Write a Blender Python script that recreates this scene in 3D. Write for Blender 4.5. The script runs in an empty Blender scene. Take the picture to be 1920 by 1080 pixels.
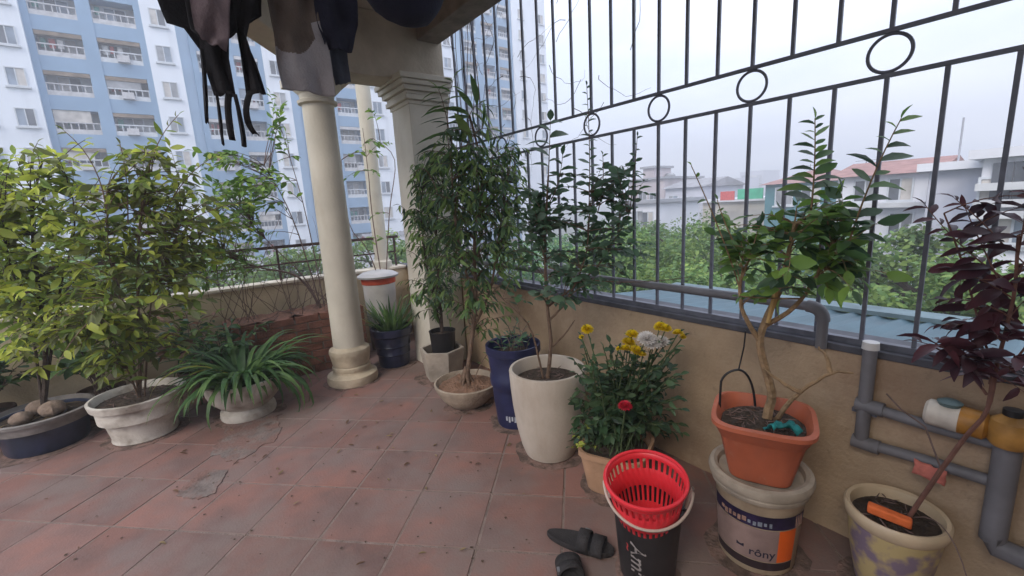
import bpy, math, random
from mathutils import Vector, Matrix, noise
random.seed(7)
S = bpy.context.scene
COL = S.collection
R = math.radians
# ------------------------------------------------------------ camera
YAW, PITCH, ROLL, FPX, H = R(36.35), R(10.77), R(3.2), 817.7, 1.5
CAM = Vector((0, 0, H))
fw = Vector((math.sin(YAW)*math.cos(PITCH), math.cos(YAW)*math.cos(PITCH), -math.sin(PITCH)))
rt0 = Vector((math.cos(YAW), -math.sin(YAW), 0)); up0 = rt0.cross(fw)
rt = rt0*math.cos(ROLL) - up0*math.sin(ROLL); up = rt0*math.sin(ROLL) + up0*math.cos(ROLL)
cd = bpy.data.cameras.new('camera'); cam = bpy.data.objects.new('camera', cd); COL.objects.link(cam)
m3 = Matrix((rt, up, -fw)).transposed()
cam.matrix_world = Matrix.Translation(CAM) @ m3.to_4x4()
cd.sensor_width = 36; cd.lens = FPX/1920*36; cd.clip_start = .02; cd.clip_end = 3000
S.camera = cam
# ------------------------------------------------------------ sky and sun
W = bpy.data.worlds.new('World'); S.world = W; W.use_nodes = True
SUN_EL, SUN_AZ = R(42), R(-112)          # azimuth clockwise from +Y
n = W.node_tree.nodes; l = W.node_tree.links; n.clear()
out = n.new('ShaderNodeOutputWorld'); bgs = n.new('ShaderNodeBackground'); bgc = n.new('ShaderNodeBackground')
sky = n.new('ShaderNodeTexSky'); sky.sky_type = 'NISHITA'; sky.sun_disc = False
sky.sun_elevation = SUN_EL; sky.sun_rotation = SUN_AZ; sky.dust_density = 3
bgs.inputs[1].default_value = .12; l.new(sky.outputs[0], bgs.inputs[0])
tc = n.new('ShaderNodeTexCoord'); sep = n.new('ShaderNodeSeparateXYZ'); l.new(tc.outputs['Generated'], sep.inputs[0])
mr = n.new('ShaderNodeMapRange'); mr.inputs[1].default_value = 0; mr.inputs[2].default_value = 1; mr.inputs[3].default_value = 1.04; mr.inputs[4].default_value = 1.95
l.new(sep.outputs[2], mr.inputs[0])
mp = n.new('ShaderNodeMapping'); mp.inputs['Scale'].default_value = (1, 1, 3.2); l.new(tc.outputs['Generated'], mp.inputs[0])
nz = n.new('ShaderNodeTexNoise'); nz.inputs['Scale'].default_value = 2.3; nz.inputs['Detail'].default_value = 5; l.new(mp.outputs[0], nz.inputs[0])
rp = n.new('ShaderNodeValToRGB'); rp.color_ramp.elements[0].color = (.62, .69, .88, 1); rp.color_ramp.elements[1].color = (.86, .90, 1.0, 1)
rp.color_ramp.elements[0].position = .36; rp.color_ramp.elements[1].position = .62
l.new(nz.outputs[0], rp.inputs[0]); l.new(rp.outputs[0], bgc.inputs[0]); l.new(mr.outputs[0], bgc.inputs[1])
mix = n.new('ShaderNodeMixShader'); mix.inputs[0].default_value = .88
l.new(bgs.outputs[0], mix.inputs[1]); l.new(bgc.outputs[0], mix.inputs[2]); l.new(mix.outputs[0], out.inputs[0])
sl = bpy.data.lights.new('sun', 'SUN'); sl.energy = 1.3; sl.angle = R(25); sl.color = (1, .9, .76)
so = bpy.data.objects.new('sun', sl); COL.objects.link(so)
sd = Vector((math.sin(SUN_AZ)*math.cos(SUN_EL), math.cos(SUN_AZ)*math.cos(SUN_EL), math.sin(SUN_EL)))
so.rotation_euler = sd.to_track_quat('Z', 'Y').to_euler(); so.location = (-10, -4, 30)
S.view_settings.view_transform = 'Standard'; S.view_settings.look = 'None'; S.view_settings.gamma = 1
S.view_settings.exposure = .7
# ------------------------------------------------------------ pixel -> place
def ray(px, py): return fw + (px-960)/FPX*rt - (py-540)/FPX*up
def fl(px, py, z=0): d = ray(px, py); return CAM + d*((z-H)/d.z)
def onx(px, py, X): d = ray(px, py); return CAM + d*(X/d.x)
def ony(px, py, Y): d = ray(px, py); return CAM + d*(Y/d.y)
def pd(px, py, hd): d = ray(px, py); return CAM + d*(hd/math.hypot(d.x, d.y))
V = Vector
def hd(c): return math.hypot(c[0], c[1])
def rnd(a, b): return random.uniform(a, b)
# ------------------------------------------------------------ materials
MATS = {}
def mat(name, col, rough=.7, var=.25, scale=6, bump=0, bscale=40, metal=0, spec=.4, trans=0, col2=None, objrand=0, detail=4, coat=0, thresh=None):
    if name in MATS: return MATS[name]
    m = bpy.data.materials.new(name); m.use_nodes = True; nt = m.node_tree; N = nt.nodes; L = nt.links
    p = N['Principled BSDF']; p.inputs['Roughness'].default_value = rough; p.inputs['Metallic'].default_value = metal
    p.inputs['Specular IOR Level'].default_value = spec
    if coat: p.inputs['Coat Weight'].default_value = coat; p.inputs['Coat Roughness'].default_value = .15
    g = N.new('ShaderNodeNewGeometry')
    nx = N.new('ShaderNodeTexNoise'); nx.inputs['Scale'].default_value = scale; nx.inputs['Detail'].default_value = detail
    L.new(g.outputs['Position'], nx.inputs[0])
    r = N.new('ShaderNodeValToRGB'); a, b = (.3, .7) if thresh is None else thresh
    r.color_ramp.elements[0].position = a; r.color_ramp.elements[1].position = b
    c2 = col2 or [c*(1-var) for c in col]; c1 = col if col2 else [min(1, c*(1+var*.6)) for c in col]
    r.color_ramp.elements[0].color = (*c2, 1); r.color_ramp.elements[1].color = (*c1, 1)
    L.new(nx.outputs[0], r.inputs[0]); src = r.outputs[0]
    if objrand:
        oi = N.new('ShaderNodeObjectInfo'); hs = N.new('ShaderNodeHueSaturation')
        mv = N.new('ShaderNodeMapRange'); mv.inputs[3].default_value = 1-objrand; mv.inputs[4].default_value = 1+objrand
        L.new(oi.outputs['Random'], mv.inputs[0]); L.new(mv.outputs[0], hs.inputs['Value']); L.new(src, hs.inputs['Color']); src = hs.outputs[0]
    L.new(src, p.inputs['Base Color'])
    if bump:
        nb = N.new('ShaderNodeTexNoise'); nb.inputs['Scale'].default_value = bscale; nb.inputs['Detail'].default_value = 5
        L.new(g.outputs['Position'], nb.inputs[0])
        bp = N.new('ShaderNodeBump'); bp.inputs['Strength'].default_value = bump; bp.inputs['Distance'].default_value = .02
        L.new(nb.outputs[0], bp.inputs['Height']); L.new(bp.outputs[0], p.inputs['Normal'])
    if trans:
        t = N.new('ShaderNodeBsdfTranslucent'); L.new(src, t.inputs[0])
        x = N.new('ShaderNodeMixShader'); x.inputs[0].default_value = trans
        L.new(p.outputs[0], x.inputs[1]); L.new(t.outputs[0], x.inputs[2]); L.new(x.outputs[0], N['Material Output'].inputs[0])
    MATS[name] = m; return m
def leafmat(name, c1, c2, rough=.45, scale=9, trans=.35): return mat(name, c1, rough, col2=c2, scale=scale, trans=trans, spec=.35, objrand=.25)
# ------------------------------------------------------------ mesh builder
class MB:
    def __init__(s): s.v = []; s.f = []; s.mi = []
    def add(s, vs, fs, mi=0):
        o = len(s.v); s.v += [V(v) for v in vs]; s.f += [tuple(i+o for i in f) for f in fs]; s.mi += [mi]*len(fs); return s
    def box(s, lo, hi, mi=0):
        x0, y0, z0 = lo; x1, y1, z1 = hi
        return s.add([(x0,y0,z0),(x1,y0,z0),(x1,y1,z0),(x0,y1,z0),(x0,y0,z1),(x1,y0,z1),(x1,y1,z1),(x0,y1,z1)],
                     [(3,2,1,0),(4,5,6,7),(0,1,5,4),(1,2,6,5),(2,3,7,6),(3,0,4,7)], mi)
    def obox(s, c, ax, half, mi=0):   # oriented box: ax = 3 unit vectors
        c = V(c); vs = [c+ax[0]*half[0]*i+ax[1]*half[1]*j+ax[2]*half[2]*k for k in (-1,1) for (i,j) in ((-1,-1),(1,-1),(1,1),(-1,1))]
        return s.add(vs, [(3,2,1,0),(4,5,6,7),(0,1,5,4),(1,2,6,5),(2,3,7,6),(3,0,4,7)], mi)
    def bar(s, a, b, w, h=None, upv=(0,0,1), mi=0):
        a, b = V(a), V(b); d = (b-a).normalized(); u = V(upv)
        x = d.cross(u)
        if x.length < 1e-4: x = d.cross(V((1,0,0)))
        x.normalize(); z = x.cross(d); return s.obox((a+b)/2, (d, x, z), ((b-a).length/2, w/2, (h or w)/2), mi)
    def tube(s, pts, rad, n=8, mi=0, cap=True, flat=1):
        pts = [V(p) for p in pts]; k = len(pts); rad = [rad]*k if not hasattr(rad, '__len__') else rad
        vs = []; prev = None
        for i, p in enumerate(pts):
            d = (pts[min(i+1, k-1)]-pts[max(i-1, 0)]).normalized()
            if prev is None:
                x = d.cross(V((0,0,1)));  x = d.cross(V((1,0,0))) if x.length < .05 else x
            else: x = prev - d*prev.dot(d)
            x.normalize(); prev = x; y = d.cross(x)
            for j in range(n):
                t = 2*math.pi*j/n; vs.append(p + x*math.cos(t)*rad[i] + y*math.sin(t)*rad[i]*flat)
        fs = [(i*n+j, i*n+(j+1)%n, (i+1)*n+(j+1)%n, (i+1)*n+j) for i in range(k-1) for j in range(n)]
        if cap: fs += [tuple(range(n))[::-1], tuple((k-1)*n+j for j in range(n))]
        return s.add(vs, fs, mi)
    def lathe(s, c, prof, n=40, mi=0, a0=0, a1=2*math.pi, wob=0, skip=None, square=0):
        full = abs(a1-a0-2*math.pi) < 1e-6; m = n if full else n+1; vs = []
        for (r, z) in prof:
            for j in range(m):
                t = a0+(a1-a0)*j/n; rr = r*(1+wob*noise.noise(V((math.cos(t)*2, math.sin(t)*2, z*4+c[0]*9))))
                if square: rr = rr/((abs(math.cos(t-.4))**square+abs(math.sin(t-.4))**square)**(1/square))
                vs.append((c[0]+rr*math.cos(t), c[1]+rr*math.sin(t), c[2]+z))
        fs = []
        for i in range(len(prof)-1):
            for j in range(n):
                if skip and skip(i, j): continue
                fs.append((i*m+j, i*m+(j+1)%m, (i+1)*m+(j+1)%m, (i+1)*m+j))
        return s.add(vs, fs, mi)
    def prism(s, poly, z0, z1, mi=0):
        k = len(poly); vs = [(p[0], p[1], z0) for p in poly]+[(p[0], p[1], z1) for p in poly]
        return s.add(vs, [tuple(range(k))[::-1], tuple(range(k, 2*k))]+[(i, (i+1)%k, (i+1)%k+k, i+k) for i in range(k)], mi)
    def build(s, name, mats, parent=None, sharp=35, origin=None, bevel=0, solid=0):
        mats = mats if isinstance(mats, (list, tuple)) else [mats]
        if parent is not None: o0 = ROOT[parent.name]
        elif origin is not None: o0 = V(origin)
        else:
            xs = [v.x for v in s.v]; ys = [v.y for v in s.v]; o0 = V(((min(xs)+max(xs))/2, (min(ys)+max(ys))/2, min(v.z for v in s.v)))
        me = bpy.data.meshes.new(name); me.from_pydata([v-o0 for v in s.v], [], s.f)
        for m in mats: me.materials.append(m)
        me.polygons.foreach_set('material_index', s.mi); me.polygons.foreach_set('use_smooth', [True]*len(s.f))
        me.update(); me.set_sharp_from_angle(angle=R(sharp))
        o = bpy.data.objects.new(name, me); COL.objects.link(o)
        if parent is not None: o.parent = parent
        else: o.location = o0
        ROOT[o.name] = o0
        if solid: q = o.modifiers.new('thick', 'SOLIDIFY'); q.thickness = solid; q.offset = 0
        if bevel: b = o.modifiers.new('bevel', 'BEVEL'); b.width = bevel; b.segments = 2; b.limit_method = 'ANGLE'
        return o
ROOT = {}
def tag(o, label, cat, group=None):
    o['label'] = label; o['category'] = cat
    if group: o['group'] = group
    return o
def thing(name, loc, label, cat, group=None):
    o = bpy.data.objects.new(name, None); COL.objects.link(o); o.location = loc; o.empty_display_size = .1
    ROOT[o.name] = V(loc); return tag(o, label, cat, group)
def structure(o): o['kind'] = 'structure'; return o
def stuff(o): o['kind'] = 'stuff'; return o
def bez(a, b, c, k=6): a, b, c = V(a), V(b), V(c); return [a*(1-t)**2+b*2*t*(1-t)+c*t*t for t in [i/k for i in range(k+1)]]
# ------------------------------------------------------------ leaves
LEAFM = {}
def leafmesh(w, fold, droop, m, pw=1.0, tip=.5):
    key = (w, fold, droop, m.name, pw)
    if key in LEAFM: return LEAFM[key]
    vs = []; fs = []; T = [0, .22, .5, .78, 1]
    for t in T:
        hw = w*.5*(math.sin(math.pi*min(.985, max(.03, t**pw)))**.8)
        z = -droop*t*t; vs += [(-hw, t, z+fold*hw), (0, t, z), (hw, t, z+fold*hw)]
    for i in range(4): fs += [(3*i, 3*i+1, 3*i+4, 3*i+3), (3*i+1, 3*i+2, 3*i+5, 3*i+4)]
    me = bpy.data.meshes.new('leaf'); me.from_pydata(vs, [], fs); me.materials.append(m)
    me.polygons.foreach_set('use_smooth', [True]*len(fs)); me.update(); LEAFM[key] = (me, vs, fs); return LEAFM[key]
VR = ((1,1,0),(.82,1.7,.18),(1.1,.4,-.1),(.95,1.2,.35),(.7,2.2,.1))
def leafmatrix(p, d, nn, s):
    y = V(d).normalized(); z = V(nn)-y*V(nn).dot(y)
    if z.length < 1e-3: z = y.orthogonal()
    z.normalize(); x = y.cross(z)
    return Matrix(((x.x*s, y.x*s, z.x*s, p[0]), (x.y*s, y.y*s, z.y*s, p[1]), (x.z*s, y.z*s, z.z*s, p[2]), (0, 0, 0, 1)))
def foliage(parent, leaves, mats, nmax, w=.45, fold=.35, droop=.15, pw=1.0):
    """the largest leaves in view are objects of their own, the rest one joined part"""
    o0 = ROOT[parent.name]
    def key(q): return q[3]/max(.3, (V(q[0])-CAM).length)
    leaves = sorted(leaves, key=key, reverse=True)
    for q in leaves[:nmax]:
        vr = random.choice(VR); me = leafmesh(w*vr[0], fold*vr[1], droop+vr[2], random.choice(mats), pw)[0]
        o = bpy.data.objects.new('leaf', me); COL.objects.link(o); o.parent = parent
        o.matrix_local = Matrix.Translation(-o0) @ leafmatrix(*q)
    rest = leaves[nmax:]
    if rest:
        mb = MB()
        for q in rest:
            k = random.randrange(len(mats)); vr = random.choice(VR); _, vs, fs = leafmesh(w*vr[0], fold*vr[1], droop+vr[2], mats[k], pw); M = leafmatrix(*q)
            mb.add([M @ V(v) for v in vs], fs, k)
        stuff(mb.build('foliage', mats, parent))
def rv(): return V((rnd(-1,1), rnd(-1,1), rnd(-1,1)))
def insphere():
    while True:
        v = rv()
        if v.length < 1: return v
def twigleaves(pts, L, nl, out, start=.25, hang=0., spread=.9, jit=.35, tipw=.75, ref=None):
    """leaves set alternately along a twig"""
    k = len(pts)-1; side = 1; fx_ = ref is not None; ref = ref or rv()
    for i in range(nl):
        t = start+(1-start)*(i+.5)/nl; x = t*k; j = min(k-1, int(x)); p = pts[j].lerp(pts[j+1], x-j); d = (pts[j+1]-pts[j]).normalized()
        s = d.cross(V((0,0,1)));  s = ref.cross(d) if s.length < .2 else s
        if fx_: s = ref-d*ref.dot(d)
        s.normalize(); side = -side
        ld = (d*(.35+.4*t)+s*side*spread+rv()*jit+V((0,0,-hang))).normalized()
        nn = V((0,0,.65))+rv()*.8+d*.1
        if fx_: nn = V((0,0,.9))+rv()*.25-V((fw.x,fw.y,0))*.5
        if abs(ld.z) > .8: nn = rv()+V((0,-.5,.3))
        out.append((p, ld, nn, L*rnd(.5, 1.2)*(1-(1-tipw)*t)))
    d = (pts[-1]-pts[-2]).normalized(); out.append((pts[-1], (d+V((0,0,-hang*.5))).normalized(), V((0,0,1))+rv()*.3, L*.8*tipw))
def shrub(parent, trunk, blobs, barkm, leafms, L, nl, nmax, tw=.005, hang=0., w=.45, fold=.35, droop=.15, spread=.9, r0=.014, r1=.006, extra=(), pw=1., jit=.35, sag=.0, dens=1.1, lstart=.4):
    """trunk: list of polylines (world).  blobs: (centre, radii, number of twigs)"""
    mb = MB(); anchors = []
    for li, ln in enumerate(trunk):
        ln = [V(p) for p in ln]; k = len(ln); th = 1 if li == 0 else .55
        pp = [ln[0]]
        for i in range(k-1):
            a, b = ln[i], ln[i+1]; t0 = (ln[i+1]-ln[max(0,i-1)])*.5; t1 = (ln[min(k-1,i+2)]-ln[i])*.5
            for u in (.25,.5,.75,1): pp.append(a*(2*u**3-3*u*u+1)+t0*(u**3-2*u*u+u)+b*(3*u*u-2*u**3)+t1*(u**3-u*u)+rv()*r0*.12*(u<1))
        mb.tube(pp, [(r0+(r1-r0)*i/(len(pp)-1))*th for i in range(len(pp))], 7)
        for i in range(k-1):
            for t in (0, .33, .66): anchors.append(ln[i].lerp(ln[i+1], t))
        anchors.append(ln[-1])
    out = []
    zmin = min(a.z for a in anchors); zmax = max(a.z for a in anchors)
    for c, rad, cnt in blobs:
        for _ in range(int(cnt*dens)):
            q = insphere(); q = q*(.6+.4*q.length)*(1.35 if random.random() < .2 else 1); e = V(c)+V((q.x*rad[0], q.y*rad[1], q.z*rad[2]))
            cand = sorted(anchors, key=lambda a: (a-e).length+ (.5 if a.z > e.z+.1-sag*2 else 0) + .35*abs(a.z-zmin < .25*(zmax-zmin)))[:4]
            a = random.choice(cand); dv = e-a; mid = a+dv*.5+V((0,0,.18*dv.length+sag))+rv()*.1*dv.length
            pts = bez(a, mid, e, 5); ln = dv.length
            mb.tube(pts, [tw*.8-(tw*.6)*i/5 for i in range(6)], 4)
            m = max(3, int(nl*min(1.3, .5+ln/.5)))
            twigleaves(pts, L, m, out, start=.2 if ln < .3 else lstart, hang=hang, spread=spread, jit=jit)
    for (a, b, cc, n_, LL) in extra:                     # single leafy shoots
        pts = bez(a, b, cc, 8); mb.tube(pts, [tw*.9-tw*.06*i for i in range(9)], 5); twigleaves(pts, LL, n_, out, start=.15, hang=hang*.5, spread=1.1, jit=.12, tipw=.45, ref=rt0+rv()*.25)
    mb.build('trunk', barkm, parent); foliage(parent, out, leafms, nmax, w, fold, droop, pw); return out
def blob(px, py, d, rx, ry, n_, rdep=None):   # crown lobe seen at a pixel, at horizontal distance d, radii in pixels
    c = pd(px, py, d); dep = (c-CAM).dot(fw); a = (1.5 if px < 420 else 1.22)*rx*dep/FPX*math.cos(math.atan((px-960)/FPX)); b = 1.15*ry*dep/FPX
    return (c, (a, rdep or a, b), n_)
# ------------------------------------------------------------ palette
M_wall = mat('ochre_render', (.43,.315,.205), .9, .22, 3.2, .35, 60, detail=8)
M_cream = mat('cream_paint', (.54,.50,.42), .75, .14, 3, .15, 50, detail=6)
M_beam = mat('beam_paint', (.46,.40,.32), .85, .25, 4, .25, 40, detail=6)
M_iron = mat('fence_paint', (.115,.12,.15), .5, .3, 20, spec=.5)
M_pvc = mat('grey_pvc', (.16,.155,.165), .55, .25, 9, detail=5)
M_soil = mat('soil', (.055,.038,.027), 1, .5, 30, .9, 60)
M_bark = mat('bark', (.17,.11,.075), .9, .35, 30, .6, 80)
M_barkd = mat('dark_bark', (.07,.05,.04), .9, .35, 30, .6, 80)
M_twig = mat('dry_twig', (.15,.10,.085), .9, .35, 30)
M_terra = mat('terracotta_plastic', (.44,.115,.055), .55, .16, 8)
M_black = mat('black_plastic', (.016,.015,.017), .45, .3, 12)
# ------------------------------------------------------------ terrace floor
XW, YW, ZP = 2.10, 4.97, .86
M_grout = mat('grout', (.215,.16,.138), .95, .3, 14, .5, 90)
M_tile = mat('red_clay_tile', (.22,.112,.09), .8, col2=(.155,.094,.081), scale=3.5, bump=.15, bscale=90, objrand=.13, detail=9, thresh=(.36,.62))
def overlay(m, col, scale, lo, hi, fac, stretch=(1,1,1), detail=8):
    """a second layer of dust, stain or wear over a material's colour"""
    nt = m.node_tree; N = nt.nodes; L = nt.links; p = N['Principled BSDF']; src = p.inputs['Base Color'].links[0].from_socket
    g_ = N.new('ShaderNodeNewGeometry'); mp_ = N.new('ShaderNodeMapping'); mp_.inputs['Scale'].default_value = stretch; L.new(g_.outputs['Position'], mp_.inputs[0])
    nx_ = N.new('ShaderNodeTexNoise'); nx_.inputs['Scale'].default_value = scale; nx_.inputs['Detail'].default_value = detail; nx_.inputs['Roughness'].default_value = .65; L.new(mp_.outputs[0], nx_.inputs[0])
    mr_ = N.new('ShaderNodeMapRange'); mr_.inputs[1].default_value = lo; mr_.inputs[2].default_value = hi; mr_.inputs[4].default_value = fac; L.new(nx_.outputs[0], mr_.inputs[0])
    mx = N.new('ShaderNodeMix'); mx.data_type = 'RGBA'; L.new(mr_.outputs[0], mx.inputs[0]); L.new(src, mx.inputs[6]); mx.inputs[7].default_value = (*col, 1); L.new(mx.outputs[2], p.inputs['Base Color'])
overlay(M_tile, (.195,.153,.14), 1.6, .44, .66, .8); overlay(M_tile, (.12,.085,.07), 6, .6, .8, .55); overlay(M_tile, (.17,.125,.105), .8, .5, .62, .5); overlay(M_tile, (.28,.12,.085), 2.3, .55, .7, .5)
overlay(M_grout, (.20,.145,.12), 4, .45, .62, .8)
overlay(M_wall, (.20,.135,.085), 2.2, .5, .72, .6, (1,1.6,.45)); overlay(M_wall, (.21,.125,.08), 1.1, .5, .68, .6); overlay(M_wall, (.50,.39,.27), 5, .55, .72, .5); overlay(M_wall, (.12,.085,.06), 14, .62, .78, .55)
overlay(M_cream, (.36,.29,.21), 3, .52, .75, .5, (1,1,.4))
fx0, fx1, fy0, fy1 = -3.4, 2.12, -.9, 5.0
floor = structure(MB().box((fx0-.1, fy0-.1, -.35), (fx1+.5, fy1+.2, -.003)).build('terrace_floor', M_grout, origin=(0,0,0)))
s2 = 2**-.5
def clip(poly, ax, val, sign):
    o = []
    for i, p in enumerate(poly):
        q = poly[(i+1) % len(poly)]; a = (p[ax]-val)*sign; b = (q[ax]-val)*sign
        if a >= 0: o.append(p)
        if a*b < 0: t = a/(a-b); o.append((p[0]+(q[0]-p[0])*t, p[1]+(q[1]-p[1])*t))
    return o
TP = .381; g = .0055
for i in range(-12, 14):
    for j in range(-10, 14):
        p0 = -.478+i*TP; q0 = 1.645+j*TP
        c = [((p+q)*s2, (q-p)*s2) for p, q in ((p0+g,q0+g),(p0+TP-g,q0+g),(p0+TP-g,q0+TP-g),(p0+g,q0+TP-g))]
        for ax, val, sg in ((0,fx0,1),(0,fx1,-1),(1,fy0,1),(1,fy1,-1)):
            c = clip(c, ax, val, sg)
            if len(c) < 3: break
        if len(c) < 3: continue
        z = rnd(-.0012, .0012); cx = sum(p[0] for p in c)/len(c); cy = sum(p[1] for p in c)/len(c)
        tx, ty = rnd(-.004, .004), rnd(-.004, .004); mb = MB(); k = len(c); inn = [(p[0]+(cx-p[0])*.012, p[1]+(cy-p[1])*.012) for p in c]
        zz = lambda p: z+(p[0]-cx)*tx+(p[1]-cy)*ty
        vs = [(p[0], p[1], -.012) for p in c]+[(p[0], p[1], zz(p)-.0025) for p in c]+[(p[0], p[1], zz(p)) for p in inn]
        mb.add(vs, [(a, (a+1)%k, (a+1)%k+k, a+k) for a in range(k)]+[(a+k, (a+1)%k+k, (a+1)%k+2*k, a+2*k) for a in range(k)]+[tuple(range(2*k, 3*k))])
        mb.build('floor_tile', M_tile, floor)
M_cem = mat('cement_smear', (.185,.148,.132), .95, .3, 10, .4, 60); overlay(M_cem, (.19,.105,.085), 6, .42, .56, .9); overlay(M_cem, (.07,.045,.037), 9, .55, .68, .8)
def patch(pts, z, name='cement_patch'):
    p = [fl(*q) for q in pts]; c = sum(p, V())/len(p); ring = []
    for i, a in enumerate(p):
        b = p[(i+1) % len(p)]
        for t in [k_/8 for k_ in range(8)]:
            q = a.lerp(b, t); q = q+(q-c)*(.3*noise.noise(q*9)+.16*noise.noise(q*31)+.1*noise.noise(q*70)); ring.append((q.x, q.y))
    MB().prism(ring, -.004, z).build(name, M_cem, floor, sharp=20)
patch([(395,845),(430,800),(520,775),(530,812),(490,838),(440,868)], .004)
patch([(352,905),(385,880),(428,884),(405,925),(370,940),(330,930)], .0045)
patch([(440,790),(500,770),(528,778),(470,800)], .0035)
M_grime = mat('floor_dust', (.25,.17,.135), 1, .3, 10)
litter = MB(); random.seed(3)
for _ in range(120):
    p = fl(rnd(120, 1010), rnd(740, 1060)); 
    if p.x > 1.6: continue
    a = rnd(0, 6.28); s = rnd(.003, .009); litter.add([(p.x+s*math.cos(a+t)*(1 if t%2 else .5), p.y+s*math.sin(a+t), .004+rnd(0,.003)) for t in (0,1.5,3,4.6)], [(0,1,2,3)])
stuff(litter.build('floor_litter', mat('litter', (.07,.045,.03), 1, .5, 20), floor))
# ------------------------------------------------------------ parapet walls
pw = thing('parapet_wall', (XW+.1, 1.5, 0), 'stained ochre rendered parapet wall below the iron fence', 'wall')
def rough_wall(lo, hi, n1, n2, axis, amp):
    mb = MB(); mb.box(lo, hi)
    return mb
rough_wall((XW, -1.2, -.4), (XW+.2, YW+.2, ZP), 1, 1, 0, 0).build('wall_body', M_wall, pw, bevel=.008)
MB().box((XW-.012, -1.2, ZP-.028), (XW+.21, YW+.18, ZP+.002)).build('wall_cap', mat('cap_paint', (.075,.075,.09), .6, .4, 12), pw, bevel=.004)
bw = thing('parapet_wall', (-.5, YW+.09, 0), 'low cream rendered parapet wall behind the row of pots and the round column', 'wall')
MB().box((-4.5, YW, -.4), (XW-.003, YW+.17, ZP-.03)).build('wall_body', mat('pale_render', (.55,.45,.31), .9, .25, 3, .3, 60, detail=7), bw, bevel=.008)
MB().box((-4.5, YW-.02, ZP-.03), (XW-.015, YW+.185, ZP)).build('coping', mat('coping', (.62,.55,.45), .9, .3, 5, .3, 50), bw, bevel=.006)
# iron railing on the back parapet
M_rust = mat('rusty_iron', (.07,.042,.04), .8, .5, 20)
rl = thing('iron_railing', (-.5, YW+.08, ZP), 'thin rust brown iron handrail on top of the back parapet', 'railing')
for z in (1.205, 1.03): MB().bar((-4.4, YW+.08, z), (XW-.05, YW+.08, z), .03 if z > 1.1 else .016).build('rail', M_rust, rl)
for i in range(11): MB().bar((-4.3+i*.63, YW+.08, ZP-.004), (-4.3+i*.63, YW+.08, 1.192), .02).build('post', M_rust, rl)
# ------------------------------------------------------------ round column
cx, cy = 1.045, 3.96
cb = thing('round_column', (cx, cy, 0), 'round cream column with ringed base standing among the pots', 'column')
prof = [(.135-.012*t, .335+t*2.06) for t in [i/12 for i in range(13)]]
MB().lathe((cx,cy,0), prof, 48).build('shaft', M_cream, cb)
MB().lathe((cx,cy,0), [(0,0),(.215,0),(.222,.03),(.215,.075),(.19,.085),(.165,.1),(.16,.115),(.168,.135),(.165,.155),(.152,.165),(.15,.24),(.158,.17),(.176,.268),(.18,.29),(.172,.312),(.15,.325),(.13,.345)], 48, wob=.012).build('base', mat('base_paint', (.50,.42,.31), .8, .35, 7, .3, 40, detail=7), cb)
MB().lathe((cx,cy,0), [(.122,2.38),(.15,2.39),(.155,2.41),(.13,2.425),(.135,2.46),(.19,2.51),(.2,2.54)], 48).box((cx-.22,cy-.22,2.538),(cx+.22,cy+.22,2.6)).build('capital', M_cream, cb)
# ------------------------------------------------------------ square pier
px0, px1, py0, py1 = 1.71, 2.085, 3.66, 4.04
pr = thing('square_pier', (px0+.19, py0+.19, 0), 'square cream pier with stepped capital behind the tall ficus', 'pier')
MB().box((px0, py0, -.02), (px1, py1, 2.42)).build('shaft', M_cream, pr, bevel=.006)
mb = MB()
for z0, z1, e in ((2.395,2.43,.012),(2.43,2.47,.04),(2.472,2.50,.028),(2.50,2.54,.06),(2.541,2.58,.085),(2.581,2.625,.105)): mb.box((px0-e, py0-e, z0), (px1+min(e,.01), py1+e, z1))
mb.build('capital', M_cream, pr, bevel=.006)
# ------------------------------------------------------------ canopy over the corner
cn = thing('concrete_canopy', (1.3, 3.2, 2.6), 'weathered concrete canopy with edge beams carried by column and pier', 'canopy')
MB().box((cx-.15, 3.71, 2.6), (px1+.02, 4.02, 3.10)).build('front_beam', M_beam, cn, bevel=.008)
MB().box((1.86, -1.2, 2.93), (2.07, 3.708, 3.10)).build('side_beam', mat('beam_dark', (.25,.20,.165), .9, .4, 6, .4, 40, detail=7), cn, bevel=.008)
ea = V((cx-.06, 3.80, 0)); eb = V((-.42, 1.85, 0)); dd = (eb-ea).normalized(); nnv = V((-dd.y, dd.x, 0))
MB().prism([(p.x, p.y) for p in (ea+nnv*.1, ea-nnv*.1, eb-nnv*.1, eb+nnv*.1)], 2.61, 3.10).build('slanting_beam', M_beam, cn, bevel=.008)
MB().prism([(2.09,-1.2),(2.09,4.15),(cx-.25,4.15),(-.62,1.7),(-.62,-1.2)], 3.101, 3.22).build('slab', M_beam, cn)
for hx in (0, 1.5): MB().box((hx, 2.03, 3.02), (hx+.06, 2.09, 3.103)).build('hanger', M_iron, cn)
tag(MB().lathe((1.83,YW+.085,0), [(.0,ZP-.002),(.11,ZP-.001),(.11,.93),(.085,.95),(.08,1.0),(.078,3.3),(0,3.3)], 28).build('slim_column', M_cream), 'slim cream column rising from the coping of the back parapet', 'column')
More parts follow.
